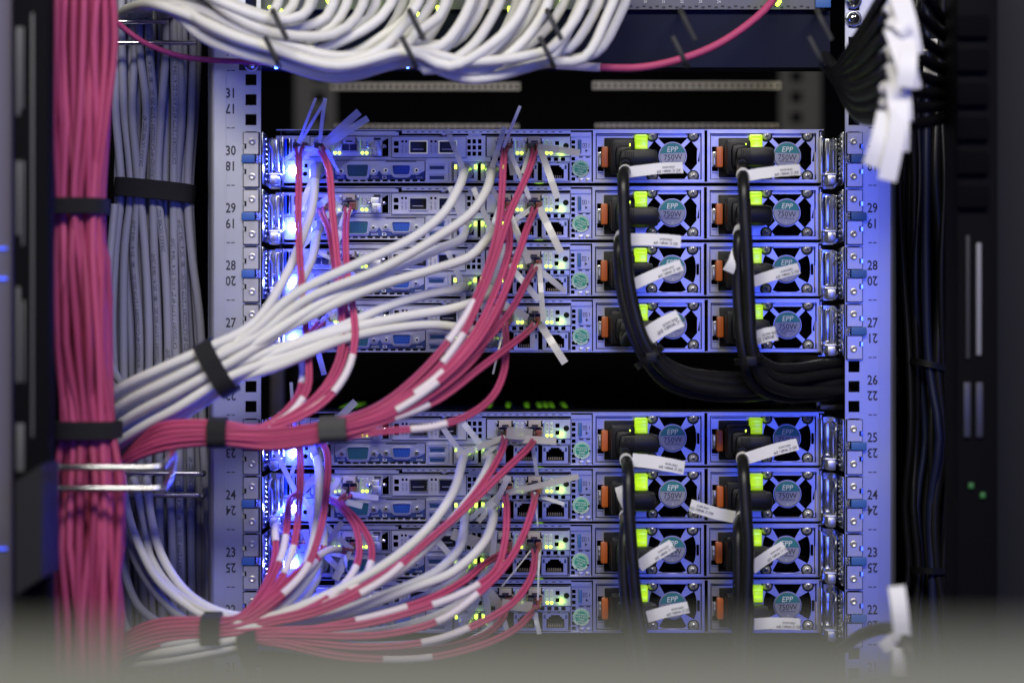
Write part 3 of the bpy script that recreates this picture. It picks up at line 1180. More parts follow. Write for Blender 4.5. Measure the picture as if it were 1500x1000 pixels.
# ================================================================== slide rails and their brackets
def make_slide(side):
    """thing: brackets on the post, blue release tab, bright rail end"""
    root = empty('slide_rail', (0, 0, 0))
    s = side
    # local frame: x from the post hole column outward, z from the server's base
    def X(px):
        return (px - (368 if s < 0 else 1251)) * K
    def Z(v):
        return (81 - v) * K
    e = 1 if s < 0 else -1          # +1: server lies to the right
    for v0, v1 in ((4, 35), (49.5, 82.5)):
        b = MB('bracket_metal')
        x0, x1 = X(368 - 10.5) if s < 0 else X(1251 - 10.5), X(368 + 11) if s < 0 else X(1251 + 11)
        nx = x0 if s < 0 else x1
        nd = 0.0016 * e
        za, zb = Z(v1), Z(v0)
        ns = zb - 0.006 if v0 > 40 else za + 0.006
        lo, hi = min(x0, x1), max(x0, x1)
        if s < 0:
            outl = [(lo, za), (hi, za), (hi, zb), (lo, zb), (lo, ns + 0.002), (lo + 0.0022, ns + 0.002), (lo + 0.0022, ns - 0.002), (lo, ns - 0.002)]
        else:
            outl = [(lo, za), (hi, za), (hi, ns - 0.002), (hi - 0.0022, ns - 0.002), (hi - 0.0022, ns + 0.002), (hi, ns + 0.002), (hi, zb), (lo, zb)]
        b.plate(outl, [], -0.0035, -0.0010)
        b.mat('black_matt')
        b.box(lo - 0.0008, hi + 0.0008, -0.0010, -0.0002, za - 0.0006, zb + 0.0006)
        b.mat('chrome')
        b.box(nx - 0.0008, nx + 0.0008, -0.0030, -0.0011, ns - 0.0016, ns + 0.0016)
        p = b.build('bracket_plate', root)
        b = MB('bracket_metal')
        rz = Z(17) if v0 < 40 else Z(68)
        b.lathe((lo + hi) / 2 + 0.001 * e, rz, [(1.2 * K, -0.0040), (3.4 * K, -0.0046), (4.6 * K, -0.0044), (5.2 * K, -0.0034)], 18)
        b.build('rivet', p)
    b = MB('tab_blue')
    x0, x1 = (X(354.5), X(374)) if s < 0 else (X(1246), X(1268.5))
    b.box(x0, x1, -0.0044, -0.0008, Z(48), Z(36), 0.0007)
    b.build('release_tab', root)
    b = MB('chrome')
    for k in range(3):
        zc = Z(38.5 + 3.6 * k)
        xx = X(377) if s < 0 else X(1243)
        b.lathe(xx, zc, [(0.2 * K, -0.0055), (1.5 * K, -0.0048), (1.8 * K, -0.0030)], 10)
        b.lathe(xx + 4 * K * e, zc, [(0.2 * K, -0.0055), (1.3 * K, -0.0048), (1.6 * K, -0.0030)], 10)
    b.build('spring_pin', root)
    # rail end between post and server: folded channel, rod, latch foot
    XX = (lambda q: X(383 + q)) if s < 0 else (lambda q: X(1237 - q))
    b = MB('chrome')
    b.box(XX(1), XX(3.0), -0.002, 0.30, Z(79), Z(3), 0.0004)
    b.box(XX(25), XX(27.4), 0.030, 0.30, Z(78), Z(4), 0.0004)
    b.box(XX(3.1), XX(24.9), 0.058, 0.060, Z(79), Z(3))
    b.build('channel', root)
    b = MB('steel')
    b.tube(smooth_path([Vector((XX(11), 0.024, Z(8))), Vector((XX(9), 0.016, Z(13))), Vector((XX(9.5), 0.014, Z(20))), Vector((XX(12), 0.016, Z(26))),
                        Vector((XX(12), 0.016, Z(58))), Vector((XX(10), 0.018, Z(64)))], 0.003), 1.5 * K, 8)
    b.build('wire_catch', root)
    b = MB('chrome')
    b.box(XX(15), XX(22), 0.024, 0.040, Z(58), Z(9), 0.0010)
    b.box(XX(6.5), XX(8.2), 0.020, 0.042, Z(62), Z(9), 0.0005)
    for k in range(9):
        b.lathe(XX(4.6), Z(11 + k * 7.4), [(0.3 * K, 0.0040), (2.0 * K, 0.0056), (2.4 * K, 0.010)], 8)
    b.build('slider', root)
    b = MB('steel')
    b.box(XX(10), XX(23), 0.008, 0.030, Z(79), Z(64), 0.0022)
    b.box(XX(8), XX(26), 0.012, 0.026, Z(64.5), Z(61), 0.0008)
    b.mat('smoke_clear') if False else None
    b.build('latch_foot', root)
    return root


for s in (-1, 1):
    pr = make_slide(s)
    for i in range(8):
        o = pr if i == 0 else copy_tree(pr)
        n = UNITS[i]
        y = unit_y(n) + 84.6
        q = P(368 if s < 0 else 1251, y)
        o.location = q
        tag(o, 'rail mount with blue tab on the %s post beside %s server' % ('left' if s < 0 else 'right', ORD[i]), 'slide rail',
            'slide rail mounts')

# ================================================================== cables
BX = random.Random(11)


def perp(path_pts, i):
    t = (path_pts[min(i + 1, len(path_pts) - 1)] - path_pts[max(i - 1, 0)]).normalized()
    return t.cross(Vector((0, 1, 0))).normalized()


def sub_path(pts, f0, f1):
    n = len(pts) - 1
    a, b = int(f0 * n), max(int(f0 * n) + 1, int(f1 * n))
    return pts[a:b + 1]


def nearest(pts, px, py):
    """index of the path point seen nearest photo pixel (px, py)"""
    best, bi = 1e9, 0
    for i, p in enumerate(pts):
        s = K * (D + p.y) / D
        d = (p.x / s + 750 - px) ** 2 + (500 - p.z / s - py) ** 2
        if d < best:
            best, bi = d, i
    return bi


def round_cable(name, pp, r, m, label, cat, group=None, step=0.007, n=10, pts=None):
    pts = pts or path(pp, step)
    o = MB(m).tube(pts, r, n).build(name)
    tag(o, label, cat, group)
    return o, pts


def add_sleeve(o, pts, at, length, r, m='sleeve'):
    """slipped-on sleeve centred where the cable is seen at pixel `at`, length in metres"""
    i = nearest(pts, *at)
    acc, a = 0.0, i
    while a > 0 and acc < length / 2:
        acc += (pts[a] - pts[a - 1]).length
        a -= 1
    acc, b_ = 0.0, i
    while b_ < len(pts) - 1 and acc < length / 2:
        acc += (pts[b_ + 1] - pts[b_]).length
        b_ += 1
    if b_ - a < 1:
        return
    MB(m).tube(pts[a:b_ + 1], r, 10).build('sleeve', o)


def clear_strip(o, a, b, width, bend=0.004, m='clear_tag', twist=0.0, text=None, name='tag'):
    """flat tag from point a to point b"""
    a, b = Vector(a), Vector(b)
    n = 6
    pts, wd = [], []
    t = (b - a).normalized()
    side = t.cross(Vector((0, 1, 0))).normalized()
    for i in range(n + 1):
        f = i / n
        pts.append(a.lerp(b, f) + Vector((0, -bend * math.sin(math.pi * f), 0)))
        tw = twist * f
        wd.append((side * math.cos(tw) + Vector((0, 1, 0)) * math.sin(tw)).normalized())
    return MB(m).ribbon(pts, width, 0.0003, wd).build(name, o)


def vertical_text(parent, s, pts, r, i0, size, m='ink_cable', ang=0.0, up=True):
    """print wrapped round a cable, reading upwards along it"""
    vs, fs = text_geo(s)
    L = [0.0]
    for i in range(1, len(pts)):
        L.append(L[-1] + (pts[i] - pts[i - 1]).length)
    out = []
    base = L[i0]
    for x, z in vs:
        d = base + (x * size * 0.92 if not up else -x * size * 0.92)
        d = min(max(d, 0.0), L[-1] - 1e-5)
        k = 0
        while k < len(L) - 2 and L[k + 1] < d:
            k += 1
        f = (d - L[k]) / max(L[k + 1] - L[k], 1e-6)
        p = pts[k].lerp(pts[k + 1], f)
        t = (pts[k + 1] - pts[k]).normalized()
        sd = t.cross(Vector((0, 1, 0))).normalized()
        fr = sd.cross(t).normalized()
        if fr.y > 0:
            fr = -fr
        a = (z * size) / r * (1 if not up else -1) * (1 if sd.x > 0 else -1)
        a = -a + ang if up else a + ang
        a = -a
        out.append(p + sd * (math.sin(a) * (r + 0.00012)) * (1 if sd.x > 0 else -1) + fr * (math.cos(a) * (r + 0.00012)))
    return MB(m).add(out, fs).build('printing', parent)


def strap_ring(label, c, axis, rx, ry, width, m='strap', thick=0.0016, name='cable_strap', cat='strap', group='hook and loop straps', tail=True):
    """oval band round a bundle: centre c, bundle direction axis, rx across the view, ry in depth"""
    axis = Vector(axis).normalized()
    side = axis.cross(Vector((0, 1, 0))).normalized()
    dep = side.cross(axis).normalized()
    n = 40
    vs, fs = [], []
    rnd = random.Random(hash(label) % 1000 if False else len(label))
    for j, (dr, h) in enumerate(((0, -1), (thick, -0.96), (thick, 0.96), (0, 1))):
        for i in range(n):
            a = 2 * math.pi * i / n
            ca, sa = math.cos(a), math.sin(a)
            k = 2.6
            q = (abs(ca) ** k + abs(sa) ** k) ** (-1 / k)
            wv = 1 + 0.012 * math.sin(a * 9 + 1) + 0.01 * math.sin(a * 5)
            p = Vector(c) + side * (ca * q * (rx * wv + dr)) + dep * (sa * q * (ry * wv + dr)) + axis * (h * width / 2)
            vs.append(p)
    for j in range(4):
        l = (j + 1) % 4
        for i in range(n):
            k = (i + 1) % n
            fs.append((j * n + i, j * n + k, l * n + k, l * n + i))
    b = MB(m).add(vs, fs, True)
    o = b.build(name)
    tag(o, label, cat, group)
    if tail:   # the free end, lying a little proud over the band
        bb = MB(m)
        pts, wd = [], []
        for i in range(9):
            a = R(-150 + 75 * i / 8) if dep.y < 0 else R(30 + 75 * i / 8)
            a = math.atan2(math.sin(a), math.cos(a))
            ca, sa = math.cos(a), math.sin(a)
            q = (abs(ca) ** 2.6 + abs(sa) ** 2.6) ** (-1 / 2.6)
            pts.append(Vector(c) + side * (ca * q * (rx + thick * 1.9)) + dep * (sa * q * (ry + thick * 1.9)))
            wd.append(axis)
        bb.ribbon(pts, width * 0.94, 0.0012, wd).build('strap_end', o)
    return o


# ------------------------------------------------------------------ tall bundles at the left
NTH = ['first', 'second', 'third', 'fourth', 'fifth', 'sixth', 'seventh', 'eighth', 'ninth', 'tenth', 'eleventh', 'twelfth']


def bundle(name, m_list, stations, N, r, label, cat, group, seed, jitter=0.25, prints=None, step=0.02):
    """stations: (py, left px, right px, depth mm, half thickness mm). Cables fill the bundle's section and wander a little."""
    rnd = random.Random(seed)
    slots = []
    cols = int(math.ceil(N / 3))
    for i in range(N):
        row = i // cols
        col = i % cols
        u = -1 + 2 * (col + 0.5 + (0.25 if row % 2 else -0.12)) / cols
        d = -1 + row * 0.95
        d += 0.55 * u * u if row == 0 else 0.2 * u * u
        slots.append((u, d))
    objs = []
    for i, (u, d) in enumerate(slots):
        pp = []
        for k, (py, xl, xr, dep, th) in enumerate(stations):
            j = jitter if (xr - xl) > stations[-1][5 - 1] * 0 and k % 2 == 1 else jitter * 0.45
            uu = max(-1.05, min(1.05, u + rnd.gauss(0, j * 0.42)))
            dd = d + rnd.gauss(0, j)
            pp.append(((xl + xr) / 2 + uu * (xr - xl) / 2, py, dep + dd * th))
        pts = path(pp, step)
        o = MB(m_list[i % len(m_list)]).tube(pts, r, 10).build(name)
        if i < cols:
            tag(o, '%s from the left, front row: %s' % (NTH[i], label), cat, group)
        else:
            tag(o, label + ', behind the front row', cat, group)
        objs.append((o, pts))
        if prints and i in prints:
            for py, s, ang in prints[i]:
                k = nearest(pts, pts[0].x, py)
                kk = min(range(len(pts)), key=lambda q: abs((500 - pts[q].z / (K * (D + pts[q].y) / D)) - py))
                vertical_text(o, s, pts, r, kk, r * 1.30, ang=ang)
    return objs


bundle('fibre_cable', ['cable_pink', 'cable_pink', 'cable_pink_pale'],
       [(-80, 82, 164, -122, 15), (60, 76, 166, -122, 15), (180, 76, 160, -122, 14), (303, 80, 148, -120, 13), (380, 76, 156, -122, 15), (500, 80, 164, -122, 15),
        (629, 92, 166, -120, 12), (700, 84, 178, -122, 14), (800, 80, 180, -124, 16), (900, 82, 180, -124, 16), (1080, 90, 168, -124, 16)],
       33, 0.00275, 'pink cable of the thick vertical bundle', 'cable', 'pink cables of the vertical bundle', 5, 0.30)
strap_ring('black strap round the pink vertical bundle near the top left', P(114, 303, -0.120), (0, 0, 1), 39 * K, 0.023, 0.0115)
strap_ring('black strap round the pink vertical bundle where the white cables join', P(129, 629, -0.119), (0.0, 0, 1), 42 * K, 0.023, 0.0130)

T1 = 'SCREENED 4P CATEGORY 7 S/FTP ISO/IEC 11801 IEC 61156-5 LSHF'
T2 = 'DRAKA UC900 SS27 4P'
T3 = 'CATEGORY 7 S/FTP 4P 27 AWG IEC 61156-6 LSHF'
bundle('network_cable', ['cable_grey'],
       [(-80, 160, 285, 62, 12), (60, 160, 292, 62, 13), (160, 163, 290, 62, 12), (278, 170, 282, 60, 10), (360, 166, 288, 62, 12), (480, 164, 297, 62, 13),
        (620, 166, 303, 62, 14), (800, 176, 304, 62, 14), (1080, 190, 306, 62, 14)],
       27, 0.0034, 'grey cable of the shaded vertical bundle', 'cable', 'grey cables of the vertical bundle', 8, 0.16,
       prints={2: [(430, T1, 0.2)], 3: [(210, T2, 0.1), (700, T3, 0.2)], 4: [(160, T1, 0.1), (470, T1, 0.1)], 5: [(330, T2, 0.0), (620, T1, -0.1)], 6: [(150, T3, -0.2), (430, T3, 0.0), (800, T1, 0)],
               7: [(440, T1, -0.2), (700, T2, -0.2)], 1: [(760, T3, 0.3)]}, step=0.012)
strap_ring('black strap round the grey vertical bundle left of unit number 29', P(226, 279, 0.058), (0.10, 0, 0.99), 58 * K, 0.018, 0.0150)

# loose grey loops at the bottom left, drawn from the vertical bundle to the lower strap
for k, pp in enumerate([
    [(178, 690, 30), (186, 745, 10), (200, 790, -10), (232, 850, -40), (285, 893, -70), (330, 915, -90), (400, 925, -80)],
    [(196, 700, 30), (212, 770, 10), (220, 815, -15), (252, 862, -45), (300, 893, -75), (345, 905, -90), (420, 912, -70)],
    [(178, 760, 30), (190, 800, 10), (215, 850, -20), (255, 895, -50), (300, 920, -80), (360, 930, -85)],
    [(176, 800, 30), (186, 850, 10), (205, 890, -20), (245, 918, -50), (300, 935, -80), (370, 940, -85)],
    [(174, 860, 30), (178, 900, 0), (195, 932, -30), (250, 950, -60), (330, 955, -80)],
    [(215, 700, 30), (222, 760, 5), (238, 815, -20), (275, 868, -50), (330, 898, -80), (395, 905, -75)]]):
    round_cable('network_cable', pp, 0.0034, 'cable_white' if k in (0, 1, 5) else 'cable_grey',
                'pale cable sweeping down to the lower left strap, %s' % ['the outermost white one', 'the second white one inwards', 'the upper grey one', 'the middle grey one', 'the lowest grey one', 'the white one nearest the post'][k], 'cable', 'pale cables sweeping to the lower strap')
round_cable('network_cable', [(168, 300, 50), (161, 380, 40), (157, 470, 20), (164, 535, 0), (185, 568, -20), (220, 572, -40), (260, 560, -60)], 0.0033, 'cable_grey',
            'single grey cable curling away from the vertical bundle under its strap', 'cable')

# ------------------------------------------------------------------ white network cables of the upper four servers
def strap_slots(n, c, d, across, depth0, depth):
    """n slots in an oval: (px, py, mm). c = centre pixel, d = unit perpendicular in pixels"""
    out = []
    cols = (n + 2) // 3
    for i in range(n):
        u = -1 + 2 * (i + 0.5) / n
        row = i % 3 - 1
        out.append((c[0] + d[0] * u * across, c[1] + d[1] * u * across, depth0 + row * depth * math.sqrt(max(0.15, 1 - u * u))))
    return out


def rj_cable(i, u, v, mid, slots_list, label, group, boot=True, r=0.0036, tags=()):
    """white cable from a socket (u, v) of server i; mid = list of (px, py, mm) then the strap slots"""
    s = server_point(i, u, v, 0.004)
    e = server_point(i, u - 1, v + 1, -0.022)
    pts3 = [s, server_point(i, u, v, -0.008), e] + [P(a, b_, c / 1000) for a, b_, c in mid + slots_list]
    pts = smooth_path(pts3, 0.006)
    j = next((q for q in range(len(pts)) if (pts[q] - pts[0]).length > 0.020), 4)
    o = MB('cable_white').tube(pts[j:], r, 12).build('network_cable')
    tag(o, label, 'cable', group)
    if boot:
        q = pts[:j + 3]
        n = len(q)
        rad = [0.0056 if k < n * 0.35 else 0.0056 - (k / n - 0.35) * 0.0026 for k in range(n)]
        b = MB('boot').tube(q, rad, 12)
        b.mat('boot').lathe(s.x, s.z, [(0.0064, s.y - 0.0135), (0.0066, s.y - 0.0105), (0.0058, s.y - 0.009)], 16)
        b.build('boot', o)
        MB('smoke_clear').box(s.x - 0.0056, s.x + 0.0056, s.y - 0.010, s.y + 0.004, s.z - 0.0040, s.z + 0.0046, 0.0005).build('plug', o)
    for (dx, dy, ln, wd, mt) in tags:
        a = pts[min(j + 1, len(pts) - 1)] + Vector((0, -0.004, 0))
        dirv = Vector((dx, BX.uniform(-0.5, 0.1), -dy)).normalized()
        clear_strip(o, a, a + dirv * ln, wd, 0.002, mt, twist=BX.uniform(-0.5, 0.5))
    return o, pts


UW = [  # server, u, v, mid points (px, py, mm)
    (0, 467, 60, [(458, 300, 0), (444, 345, -20), (418, 405, -50), (370, 475, -85)], 'white cable from the far left port of the topmost server'),
    (1, 470, 60, [(458, 375, -10), (434, 425, -45), (390, 478, -80), (352, 505, -95)], 'white cable from the far left port of the second highest server'),
    (0, 682, 62, [(672, 275, -25), (650, 312, -40), (602, 350, -55), (520, 388, -70), (430, 432, -85), (365, 490, -95)], 'white cable from the first network socket of the topmost server'),
    (0, 721, 62, [(712, 280, -30), (690, 312, -45), (640, 348, -60), (560, 393, -72), (450, 438, -85), (372, 495, -95)], 'white cable from the second network socket of the topmost server'),
    (1, 682, 60, [(674, 352, -20), (640, 366, -40), (560, 402, -60), (470, 444, -80), (380, 500, -95)], 'white cable from the first network socket of the second highest server'),
    (1, 721, 62, [(712, 352, -25), (688, 376, -40), (630, 396, -55), (540, 424, -70), (440, 470, -85), (372, 510, -95)], 'white cable from the second network socket of the second highest server'),
    (2, 682, 62, [(666, 424, -20), (630, 430, -35), (570, 448, -50), (490, 482, -70), (400, 512, -88)], 'white cable from the first network socket of the third highest server'),
    (2, 721, 64, [(700, 440, -25), (662, 452, -40), (590, 464, -55), (500, 484, -70), (405, 516, -88)], 'white cable from the second network socket of the third highest server'),
    (3, 682, 58, [(660, 480, -20), (620, 474, -40), (560, 480, -55), (480, 502, -75), (400, 528, -90)], 'white cable from the first network socket of the last upper server'),
    (3, 721, 60, [(696, 486, -30), (640, 476, -50), (570, 482, -60), (500, 498, -75), (410, 535, -92)], 'white cable from the second network socket of the last upper server'),
    (2, 468, 60, [(452, 440, -20), (425, 470, -50), (385, 505, -80)], 'white cable from the far left port of the third highest server'),
    (3, 468, 60, [(450, 505, -25), (420, 520, -55), (380, 535, -85)], 'white cable from the far left port of the last upper server'),
]
n = len(UW)
order = [0, 1, 2, 3, 10, 4, 5, 6, 7, 8, 9, 11]
sA = strap_slots(n, (318, 538), (0.47, 0.88), 35, -98, 11)
sB = strap_slots(n, (250, 575), (0.42, 0.90), 42, -96, 12)
sC = strap_slots(n, (196, 603), (0.50, 0.86), 44, -80, 12)
sD = strap_slots(n, (140, 642), (0.50, 0.86), 40, -50, 14)
for rank, k in enumerate(order):
    i, u, v, mid, lb = UW[k]
    tg = [(BX.uniform(-0.5, 0.5), -1, 0.036, 0.0042, 'clear_tag')] if u > 600 else [(BX.uniform(-0.8, 0.4), BX.choice((-1, 0.7)), 0.030, 0.0045, 'clear_tag')]
    rj_cable(i, u, v, mid, [sA[rank], sB[rank], sC[rank], sD[rank]], lb, 'white cables of the upper servers', tags=tg)
strap_ring('black strap round the white cables in front of unit number 27', P(318, 539, -0.098), (0.87, 0, 0.49), 39 * K, 0.020, 0.0140)

# ------------------------------------------------------------------ white network cables of the lower four servers
LW = [
    (4, 682, 62, [(676, 680, -25), (664, 720, -45), (630, 770, -60), (570, 822, -75), (490, 866, -90), (400, 902, -105)], 'white cable from the first network socket of the first lower server'),
    (4, 721, 62, [(712, 690, -30), (694, 722, -50), (650, 775, -65), (590, 832, -80), (500, 876, -95), (410, 908, -108)], 'white cable from the second network socket of the first lower server'),
    (5, 682, 62, [(680, 770, -25), (674, 800, -40), (640, 836, -60), (570, 868, -80), (480, 898, -95), (400, 914, -105)], 'white cable from the first network socket of the second lower server'),
    (5, 721, 60, [(722, 762, -30), (708, 796, -50), (662, 838, -65), (600, 862, -80), (500, 898, -95), (410, 918, -108)], 'white cable from the second network socket of the second lower server'),
    (6, 682, 62, [(672, 846, -25), (640, 866, -45), (590, 886, -65), (500, 908, -90), (410, 922, -105)], 'white cable from the first network socket of the last but one server'),
    (6, 721, 64, [(706, 850, -25), (672, 884, -45), (600, 915, -70), (500, 930, -90), (410, 930, -105)], 'white cable from the second network socket of the last but one server'),
    (7, 682, 62, [(672, 925, -30), (630, 940, -55), (560, 945, -75), (460, 942, -95), (390, 938, -105)], 'white cable from the first network socket of the lowest server'),
    (7, 721, 64, [(706, 930, -30), (650, 952, -60), (560, 958, -80), (460, 952, -95), (390, 944, -105)], 'white cable from the second network socket of the lowest server'),
    (4, 468, 60, [(468, 700, -20), (464, 760, -35), (455, 810, -50), (432, 855, -75), (392, 895, -95)], 'white cable from the far left port of the first lower server'),
    (5, 470, 60, [(474, 780, -20), (468, 815, -40), (440, 862, -70), (396, 900, -95)], 'white cable from the far left port of the second lower server'),
    (6, 470, 60, [(462, 850, -25), (440, 880, -55), (400, 908, -90)], 'white cable from the far left port of the last but one server'),
]
n = len(LW)
order = [8, 0, 9, 1, 2, 10, 3, 4, 5, 6, 7]
sA = strap_slots(n, (338, 932), (0.16, 0.98), 20, -112, 10)
sB = strap_slots(n, (250, 948), (0.0, 1.0), 22, -110, 10)
sC = strap_slots(n, (150, 960), (0.0, 1.0), 22, -60, 12)
for rank, k in enumerate(order):
    i, u, v, mid, lb = LW[k]
    tg = [(BX.uniform(-0.9, 0.9), BX.choice((-1, -1, 0.5)), 0.034, 0.0046, 'clear_tag')]
    rj_cable(i, u, v, mid, [sA[rank], sB[rank], sC[rank]], lb, 'white cables of the lower servers', tags=tg)
strap_ring('black strap round the lower white cables just under the pink strap', P(368, 948, -0.114), (1, 0, 0.25), 23 * K, 0.020, 0.0140)

# ------------------------------------------------------------------ pink fibre cables
def fibre(i, u, v, mid, label, group, sleeves=(), tags=(), splay=1.0, r=0.00138):
    """duplex fibre cable: two strands side by side from the two connectors of a transceiver"""
    s = server_point(i, u, v, -0.010)
    s2 = server_point(i, u, v + 5, -0.026)
    pts = smooth_path([s, s2] + [P(a, b_, c / 1000) for a, b_, c in mid], 0.006)
    N = len(pts)
    b = MB('cable_pink')
    mids = []
    for sg in (-1, 1):
        q = []
        for k in range(N):
            d = (pts[k] - pts[0]).length
            off = r * 0.99 + max(0.0, 1 - d / 0.028) * 0.0020 * splay
            side = perp(pts, k)
            if k < 4:
                side = Vector((1, 0, 0)).lerp(side if side.x > 0 else -side, k / 4).normalized()
            elif side.x < 0 and side.z > -0.2 and d < 0.05:
                side = -side
            if k and q and side.dot(last) < 0:
                side = -side
            last = side
            q.append(pts[k] + side * (sg * off))
        b.tube(q, r, 8)
    o = b.build('fibre_cable')
    tag(o, label, 'cable', group)
    # two connectors: dark and red-brown, with a short boot
    for sg, m in ((-1, 'lc_dark'), (1, 'lc_red')):
        x = s.x + sg * 5.9 * KF
        b = MB(m)
        b.box(x - 0.0025, x + 0.0025, FY - 0.016, FY - 0.001, s.z - 0.0030, s.z + 0.0028, 0.0006)
        b.tube([Vector((x, FY - 0.015, s.z)), Vector((x, FY - 0.021, s.z - 0.001)), Vector((x - sg * 0.0004, FY - 0.027, s.z - 0.004))], [0.0021, 0.0018, 0.0015], 8)
        b.build('connector', o)
    for at, ln in sleeves:
        add_sleeve(o, pts, at, ln, r * 2.12)
    if u > 700:
        a = server_point(i, u + BX.uniform(-8, 8), v + 4, -0.024)
        dr = Vector((BX.uniform(-0.9, 0.8), BX.uniform(-0.5, 0.1), BX.uniform(-1, -0.1))).normalized()
        clear_strip(o, a, a + dr * BX.uniform(0.018, 0.034), BX.uniform(0.003, 0.0048), 0.003, 'clear_tag', twist=BX.uniform(-0.9, 0.9))
    else:
        for q_ in range(2):
            a = server_point(i, u + BX.uniform(-8, 8), v + 4, -0.024)
            dr = Vector((BX.uniform(-0.9, 0.9), BX.uniform(-0.6, 0.0), BX.uniform(-1, 0.5))).normalized()
            clear_strip(o, a, a + dr * BX.uniform(0.016, 0.034), BX.uniform(0.003, 0.005), 0.003, 'clear_tag', twist=BX.uniform(-1.2, 1.2))
    for (du, dv, mm0, ex, ey, wd, mt) in tags:
        a = server_point(i, u + du, v + dv, mm0)
        e = P(ex, ey, -0.005)
        e.y = a.y - 0.010
        clear_strip(o, a, e, wd, 0.003, mt, twist=BX.uniform(-0.4, 0.4))
    return o, pts


# --- right-hand transceivers of the upper servers, to the strap at (487, 629)
PA = 'pink fibre cable from the %s transceiver of %s'
UF = [
    (0, 739.5, 27, [(737, 245, -25), (734, 300, -45), (726, 350, -60), (700, 430, -80), (664, 490, -95), (612, 550, -108), (552, 596, -116)], [((671, 460), 0.026)], 'left right-card', [(-2, 4, -0.03, 762, 154, 0.0024, 'paper'), (6, 6, -0.03, 776, 290, 0.0036, 'clear_tag')]),
    (0, 783, 28, [(772, 256, -28), (748, 310, -50), (728, 370, -68), (706, 430, -84), (672, 500, -98), (620, 560, -110), (552, 604, -117)], [((668, 520), 0.027)], 'right right-card', [(4, 2, -0.03, 850, 223, 0.0052, 'cloudy_tag'), (8, 6, -0.032, 817, 290, 0.0052, 'cloudy_tag')]),
    (1, 739.5, 29, [(746, 340, -30), (744, 372, -50), (724, 430, -72), (694, 490, -92), (640, 552, -108), (560, 604, -116)], [((620, 556), 0.014)], 'left right-card', [(4, 6, -0.03, 775, 385, 0.005, 'cloudy_tag'), (-6, 0, -0.03, 716, 268, 0.004, 'clear_tag')]),
    (1, 783, 30, [(772, 335, -30), (760, 370, -50), (738, 430, -75), (702, 496, -95), (650, 552, -110), (570, 606, -117)], [((606, 582), 0.026)], 'right right-card', [(6, 4, -0.03, 822, 370, 0.0056, 'cloudy_tag'), (-10, -4, -0.03, 760, 284, 0.0046, 'clear_tag')]),
    (2, 739.5, 30, [(742, 418, -30), (728, 462, -60), (698, 520, -90), (640, 572, -108), (565, 612, -116)], [], 'left right-card', [(6, 4, -0.03, 790, 440, 0.005, 'clear_tag')]),
    (2, 783, 31, [(770, 415, -32), (748, 455, -60), (706, 505, -88), (640, 566, -108), (560, 610, -116)], [], 'right right-card', [(6, 2, -0.03, 796, 470, 0.004, 'cloudy_tag'), (-8, -2, -0.03, 758, 362, 0.005, 'clear_tag')]),
    (3, 739.5, 31, [(741, 500, -30), (738, 545, -60), (722, 580, -80), (690, 606, -98), (640, 624, -110), (560, 632, -116)], [((625, 634), 0.024)], 'left right-card', [(-4, -2, -0.03, 700, 440, 0.0046, 'clear_tag'), (0, 6, -0.03, 722, 548, 0.0016, 'cloudy_tag')]),
    (3, 783, 32, [(768, 490, -32), (742, 510, -60), (702, 540, -84), (640, 586, -104), (565, 616, -115)], [((598, 606), 0.026)], 'right right-card', [(8, 6, -0.03, 828, 532, 0.0058, 'cloudy_tag'), (-10, -4, -0.03, 728, 440, 0.005, 'cloudy_tag')]),
]
nf = len(UF)
c1 = strap_slots(nf, (488, 630), (0.05, 1.0), 13, -118, 5)
c2 = strap_slots(nf, (400, 644), (0.0, 1.0), 14, -114, 5)
UL = [
    (0, 472.5, 26, [(482, 250, -20), (487, 310, -35), (494, 380, -50), (500, 450, -62), (498, 520, -78), (482, 570, -90), (444, 606, -102), (392, 628, -110)], [((458, 600), 0.026)], 'right left-card', [(0, -2, -0.028, 475, 142, 0.0030, 'clear_tag'), (6, 0, -0.028, 525, 162, 0.0060, 'clear_tag'), (8, 4, -0.03, 538, 172, 0.0056, 'clear_tag')]),
    (0, 442, 26, [(438, 260, -20), (437, 320, -40), (440, 390, -55), (446, 460, -66), (452, 530, -80), (450, 570, -92), (425, 606, -102), (380, 628, -110)], [((433, 604), 0.026)], 'left left-card', [(0, -2, -0.028, 461, 142, 0.0022, 'clear_tag'), (2, -1, -0.028, 476, 144, 0.0024, 'clear_tag')]),
    (1, 512.5, 30, [(506, 345, -25), (508, 395, -42), (516, 445, -60), (520, 495, -76), (508, 545, -90), (470, 592, -102), (400, 624, -110)], [((507, 540), 0.028)], 'right left-card', [(4, 6, -0.03, 486, 372, 0.0046, 'clear_tag')]),
    (1, 472.5, 30, [(484, 345, -25), (492, 400, -45), (500, 460, -62), (498, 520, -80), (476, 566, -92), (436, 604, -103), (390, 628, -110)], [], 'left left-card', [(-4, 6, -0.03, 440, 330, 0.0046, 'clear_tag')]),
    (2, 512.5, 31, [(504, 430, -28), (506, 470, -50), (504, 520, -76), (486, 560, -90), (440, 600, -103), (380, 628, -110)], [], 'right left-card', [(-2, 6, -0.03, 520, 470, 0.0046, 'clear_tag')]),
    (3, 472.5, 31, [(440, 510, -40), (444, 545, -65), (436, 580, -88), (410, 610, -102), (372, 630, -110)], [((440, 548), 0.018)], 'left left-card', [(-4, 4, -0.03, 428, 430, 0.0046, 'clear_tag')]),
]
allu = [('R', x) for x in UF] + [('L', x) for x in UL]
cA = strap_slots(len(allu), (318, 634), (0.0, 1.0), 15, -112, 8)
cB = strap_slots(len(allu), (238, 640), (-0.15, 1.0), 19, -104, 8)
cC = strap_slots(len(allu), (194, 662), (-0.6, 0.8), 24, -84, 9)
cD = strap_slots(len(allu), (156, 700), (-0.7, 0.7), 24, -50, 9)
